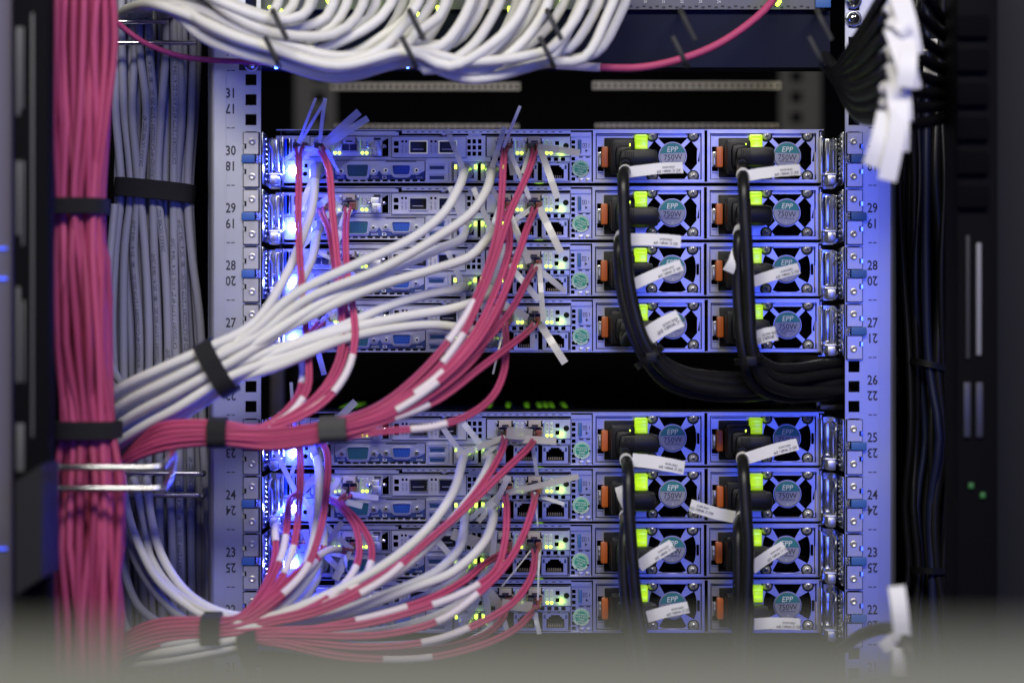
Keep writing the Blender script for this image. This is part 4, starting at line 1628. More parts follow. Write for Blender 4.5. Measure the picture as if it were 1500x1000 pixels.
rank_r = [0, 1, 2, 3, 4, 5, 7, 6]
for k, (sd, (i, u, v, mid, sl, wh, tg)) in enumerate(allu):
    sl_i = (len(UL) + rank_r[k]) if sd == 'R' else (k - nf)
    ends = [cA[sl_i], cB[sl_i], cC[sl_i], cD[sl_i]]
    if sd == 'R':
        ends = [c1[rank_r[k]], c2[rank_r[k]]] + ends
    fibre(i, u, v, mid + ends, PA % (wh.replace('-card', ' card'), ORD[i] + ' server'), 'pink fibre cables of the upper servers', sl, tg)
strap_ring('grey strap round the pink cables in front of the first lower server', P(488, 630, -0.118), (1, 0, 0.06), 14.5 * K, 0.011, 0.0205, m='strap_grey')
strap_ring('black strap round the pink cables on the left post', P(319, 635, -0.112), (1, 0, 0.0), 17.5 * K, 0.013, 0.0140)

# --- lower servers, to the strap at (312, 922)
LF = [
    (4, 739.5, 30, [(735, 660, -30), (716, 695, -55), (680, 742, -75), (626, 795, -92), (560, 842, -104), (480, 884, -112), (390, 908, -116)], [((640, 790), 0.030)], 'left right card', [(-4, 6, -0.032, 668, 668, 0.0046, 'cloudy_tag'), (2, 6, -0.032, 815, 646, 0.0058, 'cloudy_tag')]),
    (4, 783, 31, [(770, 660, -32), (738, 690, -55), (692, 735, -78), (626, 792, -95), (560, 850, -106), (470, 894, -113), (390, 912, -116)], [((560, 848), 0.030)], 'right right card', [(-4, 0, -0.034, 742, 634, 0.0090, 'cloudy_tag')]),
    (5, 739.5, 31, [(742, 745, -30), (740, 790, -50), (726, 835, -70), (690, 862, -86), (620, 890, -100), (520, 915, -110), (400, 922, -116)], [((672, 880), 0.034)], 'left right card', [(2, 3, -0.03, 848, 698, 0.0046, 'cloudy_tag'), (-4, 4, -0.03, 700, 765, 0.004, 'clear_tag')]),
    (5, 783, 31, [(780, 745, -32), (766, 785, -55), (742, 826, -75), (708, 862, -90), (650, 905, -102), (560, 928, -110), (410, 928, -116)], [((672, 896), 0.034)], 'right right card', [(0, 6, -0.03, 788, 772, 0.0012, 'clear_tag')]),
    (6, 739.5, 31, [(706, 828, -40), (680, 850, -60), (640, 872, -80), (570, 896, -96), (470, 918, -110), (400, 926, -116)], [((560, 900), 0.03)], 'left right card', [(-6, 4, -0.03, 662, 782, 0.0090, 'cloudy_tag')]),
    (6, 783, 31, [(782, 830, -32), (776, 850, -50), (754, 880, -72), (716, 905, -90), (640, 935, -104), (540, 946, -112), (400, 934, -116)], [((650, 932), 0.03)], 'right right card', [(-6, 4, -0.03, 735, 860, 0.0012, 'clear_tag'), (6, 6, -0.03, 788, 880, 0.0014, 'clear_tag')]),
    (7, 783, 30, [(776, 900, -40), (752, 922, -65), (700, 945, -90), (620, 962, -104), (500, 960, -112), (400, 940, -116)], [((600, 962), 0.03)], 'right right card', [(-4, 4, -0.034, 735, 884, 0.0080, 'cloudy_tag')]),
    (7, 739.5, 30, [(736, 905, -35), (716, 925, -60), (660, 945, -88), (560, 955, -106), (400, 938, -116)], [], 'left right card', [(-4, 6, -0.03, 712, 862, 0.007, 'cloudy_tag')]),
    (4, 472.5, 31, [(480, 670, -25), (478, 720, -45), (468, 780, -65), (446, 836, -85), (396, 884, -106), (356, 908, -114)], [((432, 850), 0.026)], 'right left card', [(-2, 6, -0.03, 520, 588, 0.0056, 'clear_tag'), (4, 6, -0.03, 500, 640, 0.0066, 'clear_tag')]),
    (4, 442, 31, [(440, 680, -25), (438, 740, -45), (430, 800, -65), (410, 850, -88), (372, 892, -106), (346, 910, -114)], [((425, 825), 0.024)], 'left left card', [(-4, 2, -0.03, 425, 560, 0.0026, 'clear_tag')]),
    (5, 512.5, 32, [(500, 738, -25), (526, 765, -40), (544, 800, -55), (540, 834, -70), (512, 866, -90), (440, 900, -108), (380, 915, -115)], [((532, 850), 0.028)], 'right left card', [(-4, 2, -0.03, 470, 702, 0.005, 'clear_tag')]),
    (5, 472.5, 32, [(500, 742, -28), (522, 775, -45), (526, 812, -60), (512, 846, -78), (470, 882, -100), (390, 912, -114)], [((505, 856), 0.03)], 'left left card', [(4, 4, -0.03, 530, 742, 0.0046, 'clear_tag')]),
    (6, 442, 30, [(404, 770, -40), (404, 806, -55), (396, 840, -75), (372, 884, -100), (345, 908, -114)], [((402, 772), 0.022)], 'left left card', [(-3, 2, -0.03, 470, 800, 0.0060, 'cloudy_tag')]),
    (6, 512.5, 31, [(480, 806, -40), (450, 826, -60), (420, 852, -85), (380, 886, -104), (350, 908, -114)], [((485, 796), 0.028)], 'right left card', [(2, 4, -0.03, 490, 850, 0.0060, 'clear_tag')]),
]
LF += [
    (6, 472.5, 31, [(474, 800, -35), (462, 822, -55), (440, 846, -75), (408, 880, -98), (366, 906, -112)], [((455, 832), 0.02)], 'middle left card', [(-4, 4, -0.03, 452, 742, 0.0050, 'clear_tag'), (4, 6, -0.03, 500, 765, 0.0044, 'cloudy_tag')]),
    (7, 472.5, 31, [(470, 882, -35), (448, 892, -60), (400, 910, -100), (360, 918, -114)], [], 'right left card', [(-4, 4, -0.03, 425, 830, 0.0052, 'clear_tag'), (4, 4, -0.03, 516, 858, 0.0050, 'clear_tag')]),
    (7, 442, 31, [(424, 878, -35), (404, 892, -62), (372, 908, -100), (344, 915, -114)], [((400, 893), 0.016)], 'left left card', [(2, 4, -0.03, 452, 820, 0.0046, 'clear_tag'), (-4, 6, -0.03, 400, 905, 0.0046, 'cloudy_tag')]),
    (5, 442, 30, [(424, 735, -30), (420, 775, -50), (412, 815, -70), (384, 870, -98), (348, 904, -113)], [((414, 806), 0.02)], 'outermost left card', [(2, 4, -0.03, 470, 690, 0.0054, 'clear_tag'), (-2, 6, -0.03, 402, 660, 0.0040, 'clear_tag')]),
]
nl = len(LF)
dA = strap_slots(nl, (312, 921), (0.1, 1.0), 15, -118, 9)
dB = strap_slots(nl, (235, 927), (-0.1, 1.0), 19, -112, 9)
dC = strap_slots(nl, (178, 948), (-0.4, 0.9), 22, -92, 10)
dD = strap_slots(nl, (140, 990), (-0.6, 0.8), 22, -60, 10)
ordl = [17, 12, 9, 16, 8, 14, 13, 15, 11, 10, 0, 1, 2, 4, 3, 5, 7, 6]
for rank, k in enumerate(ordl):
    i, u, v, mid, sl, wh, tg = LF[k]
    fibre(i, u, v, mid + [dA[rank], dB[rank], dC[rank], dD[rank]], PA % (wh, ORD[i] + ' server'), 'pink fibre cables of the lower servers', sl, tg)
strap_ring('black strap round the pink cables at the foot of the left post', P(310, 921, -0.118), (1, 0, 0.0), 18 * K, 0.014, 0.0145)

# ------------------------------------------------------------------ power cords
FLAGS = {  # (server, column): ring pixel, strip start, strip end, width px
    (0, 0): ((914, 250), (918, 253), (1000, 246), 16.5), (0, 1): ((1089, 256), (1092, 258), (1172, 249), 16.5),
    (1, 0): ((907, 349), (912, 351), (997, 354), 18), (1, 1): ((1082, 339), (1080, 366), (1066, 398), 17),
    (2, 0): ((925, 420), (925, 418), (998, 388), 17), (2, 1): ((1096, 415), (1100, 414), (1170, 393), 16.5),
    (3, 0): ((945, 490), (950, 491), (996, 466), 27), (3, 1): ((1100, 494), (1106, 496), (1137, 488), 21),
    (4, 0): ((920, 673), (926, 673), (1002, 685), 20), (4, 1): ((1089, 672), (1094, 671), (1168, 650), 18),
    (5, 0): ((916, 757), (918, 744), (906, 712), 12), (5, 1): ((1080, 756), (1076, 757), (1011, 739), 18),
    (6, 0): ((932, 832), (936, 829), (985, 797), 18), (6, 1): ((1096, 835), (1101, 832), (1149, 799), 18),
    (7, 0): ((942, 902), (948, 903), (1008, 888), 17), (7, 1): ((1100, 913), (1105, 913), (1172, 913), 17),
}
CORDS = {}
for i in range(4):
    d = [-34, -36, -44, -30][i]
    j = i
    CORDS[(i, 0)] = [[(913, 262, -40), (914, 300, -44), (917, 370, -46), (926, 440, -46), (948, 508, -46), (986, 552, -40), (1060, 572, -26), (1150, 568, -8), (1245, 560, 20), (1310, 555, 60)],
                     [(907, 360, -34), (908, 400, -34), (916, 450, -36), (938, 512, -38), (975, 560, -32), (1050, 580, -20), (1150, 575, 0), (1245, 568, 25), (1310, 562, 60)],
                     [(918, 425, -30), (926, 455, -32), (952, 508, -34), (992, 545, -28), (1060, 560, -16), (1150, 560, 0), (1245, 550, 25), (1310, 545, 60)],
                     [(930, 490, -30), (958, 520, -32), (1000, 544, -26), (1060, 552, -12), (1150, 548, 5), (1245, 540, 30), (1310, 536, 60)]][j]
    CORDS[(i, 1)] = [[(1089, 268, -40), (1091, 310, -44), (1095, 380, -46), (1098, 450, -46), (1102, 512, -46), (1118, 556, -40), (1150, 572, -28), (1200, 574, -10), (1245, 572, 15), (1310, 568, 60)],
                     [(1083, 345, -34), (1081, 400, -34), (1083, 460, -36), (1090, 520, -38), (1104, 562, -32), (1140, 580, -22), (1200, 580, -5), (1245, 578, 20), (1310, 574, 60)],
                     [(1092, 425, -30), (1096, 465, -32), (1104, 515, -34), (1126, 548, -28), (1160, 556, -18), (1200, 550, 0), (1245, 545, 22), (1310, 540, 60)],
                     [(1098, 495, -28), (1106, 520, -30), (1130, 538, -24), (1165, 540, -12), (1205, 534, 5), (1245, 530, 25), (1310, 528, 60)]][j]
CORDS[(4, 0)] = [(920, 690, -42), (921, 740, -50), (925, 800, -54), (931, 870, -56), (940, 930, -58), (952, 1000, -60), (965, 1090, -60)]
CORDS[(4, 1)] = [(1089, 685, -42), (1092, 740, -50), (1096, 800, -54), (1094, 870, -56), (1090, 940, -58), (1088, 1090, -60)]
CORDS[(5, 0)] = [(916, 775, -36), (914, 820, -42), (917, 880, -46), (926, 940, -48), (936, 1000, -50), (945, 1090, -50)]
CORDS[(5, 1)] = [(1082, 775, -36), (1082, 820, -42), (1082, 880, -46), (1080, 940, -48), (1078, 1090, -50)]
CORDS[(6, 0)] = [(924, 845, -32), (926, 890, -36), (936, 940, -40), (950, 1000, -44), (960, 1090, -46)]
CORDS[(6, 1)] = [(1092, 845, -32), (1096, 890, -36), (1094, 940, -40), (1092, 1090, -46)]
CORDS[(7, 0)] = [(930, 915, -30), (938, 950, -34), (955, 1010, -38), (970, 1090, -40)]
CORDS[(7, 1)] = [(1090, 915, -30), (1092, 950, -34), (1096, 1010, -38), (1100, 1090, -40)]


def plug_mesh(i, c):
    """angled socket plug: square body, side arm, boot ring"""
    F = lambda u: 868 + 167.5 * c + u
    rnd = random.Random(i * 2 + c)
    b = MB('black_plastic')
    q = lambda u, v, y: server_point(i, F(u), v, y)
    def pb(u0, v0, u1, v1, y0, y1, bev):
        a, e = q(u0, v0, y0), q(u1, v1, y1)
        b.box(a.x, e.x, a.y, e.y, e.z, a.z, bev)
    pb(25.5, 18, 60, 67, -0.026, -0.0042, 0.0028)
    pb(23.5, 24, 30, 62, -0.016, -0.0042, 0.0016)
    dv = rnd.uniform(-2, 2)
    pb(36, 31 + dv, 86 + rnd.uniform(0, 9), 60 + dv, -0.036, -0.0120, 0.0060)
    pb(31, 26 + dv, 58, 63 + dv, -0.031, -0.0120, 0.0050)
    for k in range(5):
        pb(44 + k * 3.0, 35 + dv, 45.2 + k * 3.0, 56 + dv, -0.0366, -0.034, 0.0003)
    e = q(45, 55, -0.030)
    b.lathe(e.x, e.z, [(6.4 * KF, e.y - 0.010), (8.6 * KF, e.y - 0.007), (9.8 * KF, e.y + 0.004), (9.8 * KF, e.y + 0.012)], 20)
    return b, e


COLN = ['left', 'right']
for i in range(8):
    for c in range(2):
        b, e = plug_mesh(i, c)
        first = P(*CORDS[(i, c)][0][:2], CORDS[(i, c)][0][2] / 1000)
        pts = smooth_path([e + Vector((0, -0.004, 0.002)), e + Vector((0, -0.010, -0.004))] + [P(x, y, z / 1000) for x, y, z in CORDS[(i, c)]], 0.006)
        rc_ = 0.0046
        o = MB('cord').tube(pts, rc_, 14).build('power_cable')
        who = ORD[i] + ' server'
        tag(o, 'black power cord with white flag in the %s supply of %s' % (COLN[c], who), 'power cord', 'power cords')
        pl = b.build('plug', o)
        g = MB('led_green')
        lp = server_point(i, 868 + 167.5 * c + 52.5, 26, -0.0262)
        g.box(lp.x - 0.0004, lp.x + 0.0004, lp.y - 0.0003, lp.y + 0.001, lp.z - 0.0009, lp.z + 0.0009)
        g.build('status_light', pl)
        # white flag label: ring round the cord and a flag folded out of it
        ring, a, z, wpx = FLAGS[(i, c)]
        k = nearest(pts, *ring)
        k0, k1 = max(0, k - 1), min(len(pts) - 1, k + 1)
        yy = pts[k].y
        L = wpx * K * 0.98
        t = (pts[k1] - pts[k0]).normalized()
        f = MB('paper').tube([pts[k] - t * L * 0.5, pts[k] + t * L * 0.5], rc_ + 0.0005, 16)
        A = P(*a, yy - 0.0040)
        Z = P(*z, yy - 0.0040)
        dirv = (Z - A)
        nseg = 8
        rp, wd = [], []
        sidev = dirv.normalized().cross(Vector((0, 1, 0))).normalized()
        cam_v = BX.uniform(0.002, 0.005)
        for s_ in range(nseg + 1):
            t_ = s_ / nseg
            rp.append(A.lerp(Z, t_) + Vector((0, -cam_v * math.sin(math.pi * 0.8 * t_), 0)) + sidev * (BX.uniform(-1, 1) * 0.00012 + 0.0008 * math.sin(math.pi * t_)))
            wd.append((sidev + Vector((0, 0.10 * math.sin(3 * t_), 0))).normalized())
        f.ribbon(rp, wpx * K * 0.97, 0.0004, wd)
        fl = f.build('label_flag', o)
        if (i, c) not in ((5, 0), (1, 1)):
            ang = math.atan2(dirv.z, dirv.x)
            if abs(ang) > math.pi / 2:
                ang += math.pi
            pr = MB('ink')
            fr = 0.74
            if i == 3:
                fr = 0.70
            ct = A.lerp(Z, fr) + Vector((0, -cam_v * math.sin(math.pi * 0.8 * fr) - 0.0007, 0))
            upv = sidev if sidev.z > 0 else -sidev
            small = 0.0027 if i != 3 else 0.0036
            # print stands on its head, as on the real flags
            for row, (txt, sz, m, off) in enumerate((('AC C W6R1 D9', small, 'ink_soft', -0.0016), ('PWR RACK', small * 0.7, 'ink_soft', 0.0014))):
                pr.mat(m)
                cc = ct + upv * off
                vs, fs = text_geo(txt, 0.015)
                ca, sa = math.cos(ang + math.pi), math.sin(ang + math.pi)
                out = []
                for x, zz in vs:
                    x *= sz
                    zz *= sz
                    out.append((cc.x + x * ca - zz * sa, cc.y - 0.0003, cc.z + x * sa + zz * ca))
                pr.add(out, fs)
            pr.build('printing', fl)

# cable ties on the two columns of cords
for px, py, ax, rx, lb in ((951, 523, (0.62, 0, -0.78), 22, 'black cable tie round the left column of power cords'), (1097, 528, (0.12, 0, -0.99), 19, 'black cable tie round the right column of power cords')):
    o = strap_ring(lb, P(px, py, -0.040), ax, rx * K, 0.013, 0.0050, m='black_plastic', thick=0.0012, name='cable_tie', cat='cable tie', group='cable ties on the power cords', tail=False)
    q = P(px + 3, py + 1, -0.055)
    MB('black_plastic').box(q.x - 0.004, q.x + 0.004, q.y - 0.004, q.y + 0.002, q.z - 0.0035, q.z + 0.0035, 0.0008).build('tie_head', o)

# ================================================================== cable manager and switch above the gap
b = MB('manager_panel')
a, c = P(338, 16, 0.016), P(1216, 99, 0.016)
b.box(a.x, c.x, 0.016, 0.018, c.z, a.z)
b.box(a.x, c.x, 0.0185, 0.045, c.z, c.z + 0.0015)
mgr = b.build('cable_manager')
tag(mgr, 'dark blue one-unit cable manager panel with hooked fingers above the gap', 'cable manager')
for hx in (396, 596, 798, 993, 1193):
    b = MB('prong')
    lo = smooth_path([P(hx + 14, 97, 0.014), P(hx + 13, 96, -0.06), P(hx + 11, 94, -0.116), P(hx + 8, 86, -0.122), P(hx - 8, 54, -0.122)], 0.004)
    up = smooth_path([P(hx + 4, 17, 0.014), P(hx + 4, 17, -0.06), P(hx + 5, 18, -0.116), P(hx + 8, 25, -0.122), P(hx + 25, 59, -0.122)], 0.004)
    b.tube(lo, 0.0020, 8)
    b.build('hook', mgr)
    b = MB('prong')
    b.tube(up, 0.0020, 8)
    b.build('hook', mgr)
for hx, hy in ((416, 92), (427, 92), (404, 98)):  # glowing blocks imitate small blue reflections; no indicators here
    q = P(hx, hy, 0.010)
    MB('blue_glint').box(q.x - 0.0012, q.x + 0.0012, 0.010, 0.0158, q.z - 0.0012, q.z + 0.0012, 0.0004).build('indicator_or_glint', mgr)
q = P(597, 98, 0.010)
MB('blue_glint').box(q.x - 0.001, q.x + 0.001, 0.010, 0.0158, q.z - 0.001, q.z + 0.001, 0.0003).build('indicator_or_glint', mgr)  # one more imitated blue reflection
point('glint_fill_lamp', P(418, 95, -0.004), 0.035, (0.015, 0.05, 1.0))  # added lamp, spreads blue round the imitated reflections

b = MB('switch_grey')
a, c = P(300, -70, 0.010), P(1206, 14, 0.010)
b.box(a.x, c.x, 0.010, 0.012, c.z, a.z)
b.box(a.x, c.x, 0.0125, 0.30, c.z, c.z + 0.001)
sw = b.build('network_switch')
tag(sw, 'grey network switch at the top edge, its ports full of white cables', 'switch')
b = MB('ink')
for k in range(30):
    x = 905 + k * 9.6
    q = P(x, 9.5 + (k % 2) * 1.5, 0.010)
    b.box(q.x - 0.0012, q.x + 0.0012, 0.0095, 0.0099, q.z - 0.0006, q.z + 0.0006)
o = b.build('vent_row', sw)
o['kind'] = 'stuff'
b = MB('ink_white')
for k in range(6):
    q = P(918 + k * 27, 3, 0.010)
    b.text(str(19 + k), q.x, q.z, 0.0028, 0.0094)
b.build('lettering', sw)
for hx, hy in ((395, 11), (412, 16), (480, 1), (507, 2), (553, 0), (612, 20), (641, 11), (650, 1), (746, 12), (822, 1), (1142, 3)):
    q = P(hx, hy, -0.006)
    MB('led_green').lathe(q.x, q.z, [(0.0004, -0.0075), (0.0014, -0.0065), (0.0014, 0.010)], 10).build('indicator_or_glint', sw)
q = P(1206, 4, 0.006)
MB('tab_blue').box(q.x - 0.006, q.x + 0.006, 0.006, 0.0098, q.z - 0.004, q.z + 0.006, 0.0008).build('end_cap', sw)

for px, py, r, lb in ((1250, 2, 10.5, 'shiny cross-head screw at the top of the right post, upper of two'), (1250, 28, 10.5, 'shiny cross-head screw at the top of the right post, lower of two'),
                      (369, 95, 9, 'shiny screw at the top of the left post under the white cables')):
    b = MB('chrome')
    q = P(px, py)
    b.lathe(q.x, q.z, [(1 * K, -0.0072), (5 * K, -0.0068), (r * 0.8 * K, -0.0052), (r * K, -0.0026), (r * K, -0.0018)], 24)
    b.lathe(q.x, q.z, [((r + 1.5) * K, -0.0022), ((r + 1.5) * K, -0.0001)], 24)
    s = b.build('screw')
    tag(s, lb, 'screw', 'mounting screws')
    b = MB('black_matt')
    for rt in (0.4, 0.4 + math.pi / 2):
        ca, sa = math.cos(rt), math.sin(rt)
        vs = []
        for y in (-0.0078, -0.0050):
            for p_, q_ in ((-5, -1), (5, -1), (5, 1), (-5, 1)):
                vs.append((q.x + (p_ * ca - q_ * sa) * K, y, q.z + (p_ * sa + q_ * ca) * K))
        b.add(vs, [(0, 1, 2, 3), (0, 4, 5, 1), (1, 5, 6, 2), (2, 6, 7, 3), (3, 7, 4, 0)])
    b.build('cross_recess', s)
b = MB('steel_dark')
mmbox(b, 350, 84, 382, 103, -0.0018, -0.0002, 0.0004)
tag(b.build('mounting_ear'), 'small dark mounting ear behind the screw on the left post', 'bracket')

# thick white cables: over the hump at the left, through the hooks, up into the switch
rnd = random.Random(21)
N = 31
for i in range(N):
    f = i / (N - 1)
    p = 418 + 492 * f + rnd.uniform(-11, 11)
    o_ = min(1, max(0, f * 0.85 + rnd.uniform(-0.22, 0.22)))
    dep = -52 - 46 * ((i * 7) % 5) / 4 + rnd.uniform(-5, 5)
    if f > 0.35:
        k = rnd.random()
        pp = [(172 + 95 * k, 150, 112), (172 + 92 * k, 70, 104), (174 + 88 * k, 28, 62), (190 + 66 * k, 12 - 8 * k, 0), (232 + 40 * k, 2 + 12 * o_, dep * 0.6), (296, 2 + 52 * o_, dep * 0.85), (346, 26 + 50 * o_, dep)]
    else:
        pp = [(205 + 160 * f, -70, dep * 0.6), (262 + 100 * f, -30 + 16 * o_, dep * 0.8), (330, 14 + 40 * o_, dep)]
    yr = 46 + 44 * o_
    if p < 470:
        pp = pp[:-1] + [(330, 2 + 60 * o_, dep), (p - 56, 26 + 50 * o_, dep), (p - 16, 22 + 26 * o_, dep), (p, -8, dep * 0.8), (p + 2, -60, dep * 0.5)]
    else:
        pp.append((400, yr, dep))
        for ring in (600, 800):
            if p - 45 > ring:
                pp.append((ring - 105, 64 + 46 * o_ + rnd.uniform(0, 8), dep + rnd.uniform(-8, 8)))
                pp.append((ring, 52 + 40 * o_, dep + rnd.uniform(-6, 6)))
        lastx = pp[-1][0]
        yb = min(110, 74 + 40 * o_ + rnd.uniform(-4, 8))
        if p - 100 > lastx + 30:
            sl_ = rnd.uniform(-14, 34)
            pp.append((p - 100 - sl_, yb, dep))
        else:
            sl_ = 0
        pp.append((p - 42 - sl_ * 0.6, yb - 30 + rnd.uniform(-6, 8), dep))
        pp.append((p - 8 - sl_ * 0.25, 26, dep * 0.9))
        pp.append((p + 6, -10, dep * 0.8))
        pp.append((p + 8, -60, dep * 0.5))
    round_cable('network_cable', pp, 0.0039, 'cable_white', 'thick white cable sweeping up into the switch at the top edge', 'cable', 'white cables of the top switch', step=0.008, n=12)

# single pink cables near the top
o, pts = round_cable('fibre_cable', [(120, 0, -60), (150, 12, -50), (172, 34, -35), (210, 62, -25), (262, 82, -15), (318, 89, -12), (352, 90, -12), (372, 92, -14), (430, 90, -18), (520, 96, -16)], 0.0022, 'cable_pink',
                     'thin pink cable sagging from the pink bundle to the top of the left post', 'cable')
o, pts = round_cable('fibre_cable', [(770, 92, -20), (830, 96, -28), (880, 99, -34), (940, 99, -40), (1000, 86, -42), (1050, 66, -38), (1096, 36, -30), (1128, 6, -20), (1140, -20, -5), (1144, -60, 0)], 0.0030, 'cable_pink',
                     'single pink cable rising across the dark cable manager to the switch', 'cable')
add_sleeve(o, pts, (852, 97), 0.018, 0.0034)

# ================================================================== left edge: rings, rods, door edge, neighbouring panel
b = MB('rod')
b.tube(smooth_path([P(70, 684, -0.165), P(150, 684, -0.165), P(225, 684, -0.165), P(238, 682, -0.163), P(246, 675, -0.155), P(252, 664, -0.135), P(254, 664, -0.12), P(252, 690, -0.13),
                    P(246, 706, -0.150), P(238, 714, -0.163), P(225, 715, -0.165), P(150, 715, -0.165), P(70, 715, -0.165)], 0.004), 0.0024, 10)
tag(b.build('wire_ring'), 'bright wire cable ring in front of the pink vertical bundle', 'cable ring')
for y, x0, lb in ((693, 150, 'upper chrome rod behind the pink bundle, beside unit number 24'), (725, 150, 'lower chrome rod behind the pink bundle, beside unit number 24')):
    b = MB('rod')
    a, c = P(x0, y, 0.028), P(297, y, 0.028)
    b.tube([a, a.lerp(c, 0.5), c], 0.0021, 10)
    b.lathe(c.x, c.z, [(0.0012, 0.022), (0.0027, 0.025), (0.0027, 0.030)], 12)
    tag(b.build('support_rod'), lb, 'rod', 'rods across the grey bundle')
for y, x1, lb in ((63, 288, 'chrome rod across the grey bundle at the top left'), (32, 246, 'short dull rod under the white cable hump')):
    b = MB('rod')
    a, c = P(150, y, 0.030), P(x1, y, 0.030)
    b.tube([a, a.lerp(c, 0.5), c], 0.0020, 10)
    tag(b.build('support_rod'), lb, 'rod', 'rods across the grey bundle')

b = MB('panel_pale')
y = -0.22
a, c = P(-160, -150, y), P(17, 1150, y)
b.box(a.x, c.x, y, y + 0.02, c.z, a.z, 0.002)
np_ = b.build('neighbour_panel')
tag(np_, 'pale blurred cabinet side along the left edge of the picture', 'panel')
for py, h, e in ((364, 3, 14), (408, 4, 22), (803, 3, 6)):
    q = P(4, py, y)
    MB('blue_reflection_line').box(q.x - 0.008, q.x + 0.003, y - 0.002, y - 0.0002, q.z - h * 0.0002, q.z + h * 0.0002).build('indicator_or_glint', np_)  # glowing lines in place of blue LED reflections on the panel
b = MB('edge_black')
y = -0.24
a, c = P(18, -150, y), P(73, 1150, y)
b.box(a.x, c.x, y, y + 0.02, c.z, a.z, 0.003)
de = b.build('door_edge')
tag(de, 'black door edge with pale slots, left of the pink bundle', 'door')
for px, p0, p1, w_ in ((27, 40, 170, 6), (33, 40, 160, 4), (27, 236, 345, 6), (34, 236, 360, 4), (27, 420, 560, 6), (35, 440, 560, 4), (30, 620, 690, 12), (48, 20, 640, 4)):
    a, c = P(px - w_ / 2, p0, y), P(px + w_ / 2, p1, y)
    MB('slit_mid').box(a.x, c.x, y - 0.0016, y - 0.0002, c.z, a.z, 0.0005).build('slot', de)
b = MB('cabinet_grey')
y = -0.27
a, c = P(22, 706, y), P(62, 872, y)
b.add([(a.x, y, a.z), (c.x, y, a.z + 0.012), (c.x, y, c.z + 0.012), (a.x, y, c.z), (a.x, y + 0.06, a.z), (c.x, y + 0.06, a.z + 0.012), (c.x, y + 0.06, c.z + 0.012), (a.x, y + 0.06, c.z)],
      [(0, 3, 2, 1), (4, 5, 6, 7), (0, 1, 5, 4), (1, 2, 6, 5), (2, 3, 7, 6), (3, 0, 4, 7)])
tag(b.build('junction_box'), 'small grey box with slanted foot at the left edge', 'box')

# ================================================================== right side: black cables, power strip, panel
rnd = random.Random(4)
for i in range(16):
    f = (i + 0.5) / 16
    x = 1322 + 88 * f
    j = lambda s=5: rnd.uniform(-s, s)
    dep = 70 + rnd.uniform(-35, 25)
    xx = 1328 + 74 * f
    pp = [(x + 5 + j(10), -90, dep), (x + j(8), 120, dep + j(8)), (x - 3 + j(5), 260, dep), (x + j(7), 400, dep + j(8)), (xx + j(3), 535, dep), (x + 4 + j(9), 640, dep + j(8)),
          (x + j(6), 740, dep), (xx + 2 + j(2), 832, dep), (x + 14 * f + j(8), 920, dep), (x + 25 * f + j(8), 1090, dep)]
    round_cable('power_cable', pp, 0.0033 + rnd.uniform(-0.0006, 0.0012), 'cord_blue' if i % 3 == 1 else 'cord', 'black cable in the vertical bundle right of the blue post', 'cable',
                'black cables of the right vertical bundle', step=0.015)
for py, rx, lb in ((536, 43, 'black cable tie round the right vertical cables beside unit number 26'), (830, 42, 'black cable tie round the right vertical cables near the bottom')):
    ax = (0.22, 0, 0.97) if py < 600 else (0.0, 0, 1)
    o = strap_ring(lb, P(1366, py, 0.066), ax, rx * K, 0.034, 0.0052, m='black_plastic', thick=0.0014, name='cable_tie', cat='cable tie', group='cable ties on the right bundle', tail=False)
    q = P(1402, py - (10 if py < 600 else 0), 0.034)
    MB('black_plastic').box(q.x - 0.005, q.x + 0.004, q.y - 0.006, q.y + 0.002, q.z - 0.0045, q.z + 0.0045, 0.0008).build('tie_head', o)

b = MB('cabinet_grey')
y = -0.065
a, c = P(1449, -150, y), P(1680, 1150, y)
b.box(a.x, c.x, y, y + 0.02, c.z, a.z, 0.002)
sp = b.build('side_panel')
tag(sp, 'dark grey cabinet side along the right edge of the picture', 'panel')
for p0, p1, m in ((-80, 282, 'slit_pale'), (822, 985, 'prong')):
    a, c = P(1449.5, p0, y), P(1456, p1, y)
    MB(m).box(a.x, c.x, y - 0.002, y - 0.0002, c.z, a.z, 0.0005).build('edge_strip', sp)

b = MB('edge_black')
y = -0.14
a, c = P(1402, -100, y), P(1462, 1100, y)
b.box(a.x, c.x, y, y + 0.05, c.z, a.z, 0.002)
ps = b.build('power_strip')
tag(ps, 'tall black power strip with small lights beside the right panel', 'power strip')
for k, (px, p0, p1, w_, m) in enumerate(((1417, 345, 525, 5, 'prong'), (1433, 356, 520, 7, 'slit_pale'), (1416, 560, 640, 10, 'steel_dark'), (1434, 560, 640, 10, 'steel_dark'))):
    a, c = P(px - w_ / 2, p0, y), P(px + w_ / 2, p1, y)
    MB(m).box(a.x, c.x, y - 0.003, y - 0.0002, c.z, a.z, 0.0006).build('label_slot', ps)
for px, py in ((1423, 711), (1440, 725)):
    q = P(px, py, y - 0.003)
    MB('led_green_far').box(q.x - 0.0018, q.x + 0.0018, y - 0.003, y - 0.0002, q.z - 0.0020, q.z + 0.0020, 0.0006).build('indicator_or_glint', ps)
for k in range(6):
    py = 22 + k * 50
    a, c = P(1402, py, y - 0.006), P(1448, py + 32, y - 0.006)
    MB('interior').box(a.x, c.x, y - 0.006, y - 0.0002, c.z, a.z, 0.001).build('socket', ps)
for px, py, s, lb in ((1362, 70, '1030', 'small white sticker with digits on the black plug row, upper of two'), (1363, 105, '1031', 'small white sticker with digits on the black plug row, lower of two')):
    pass

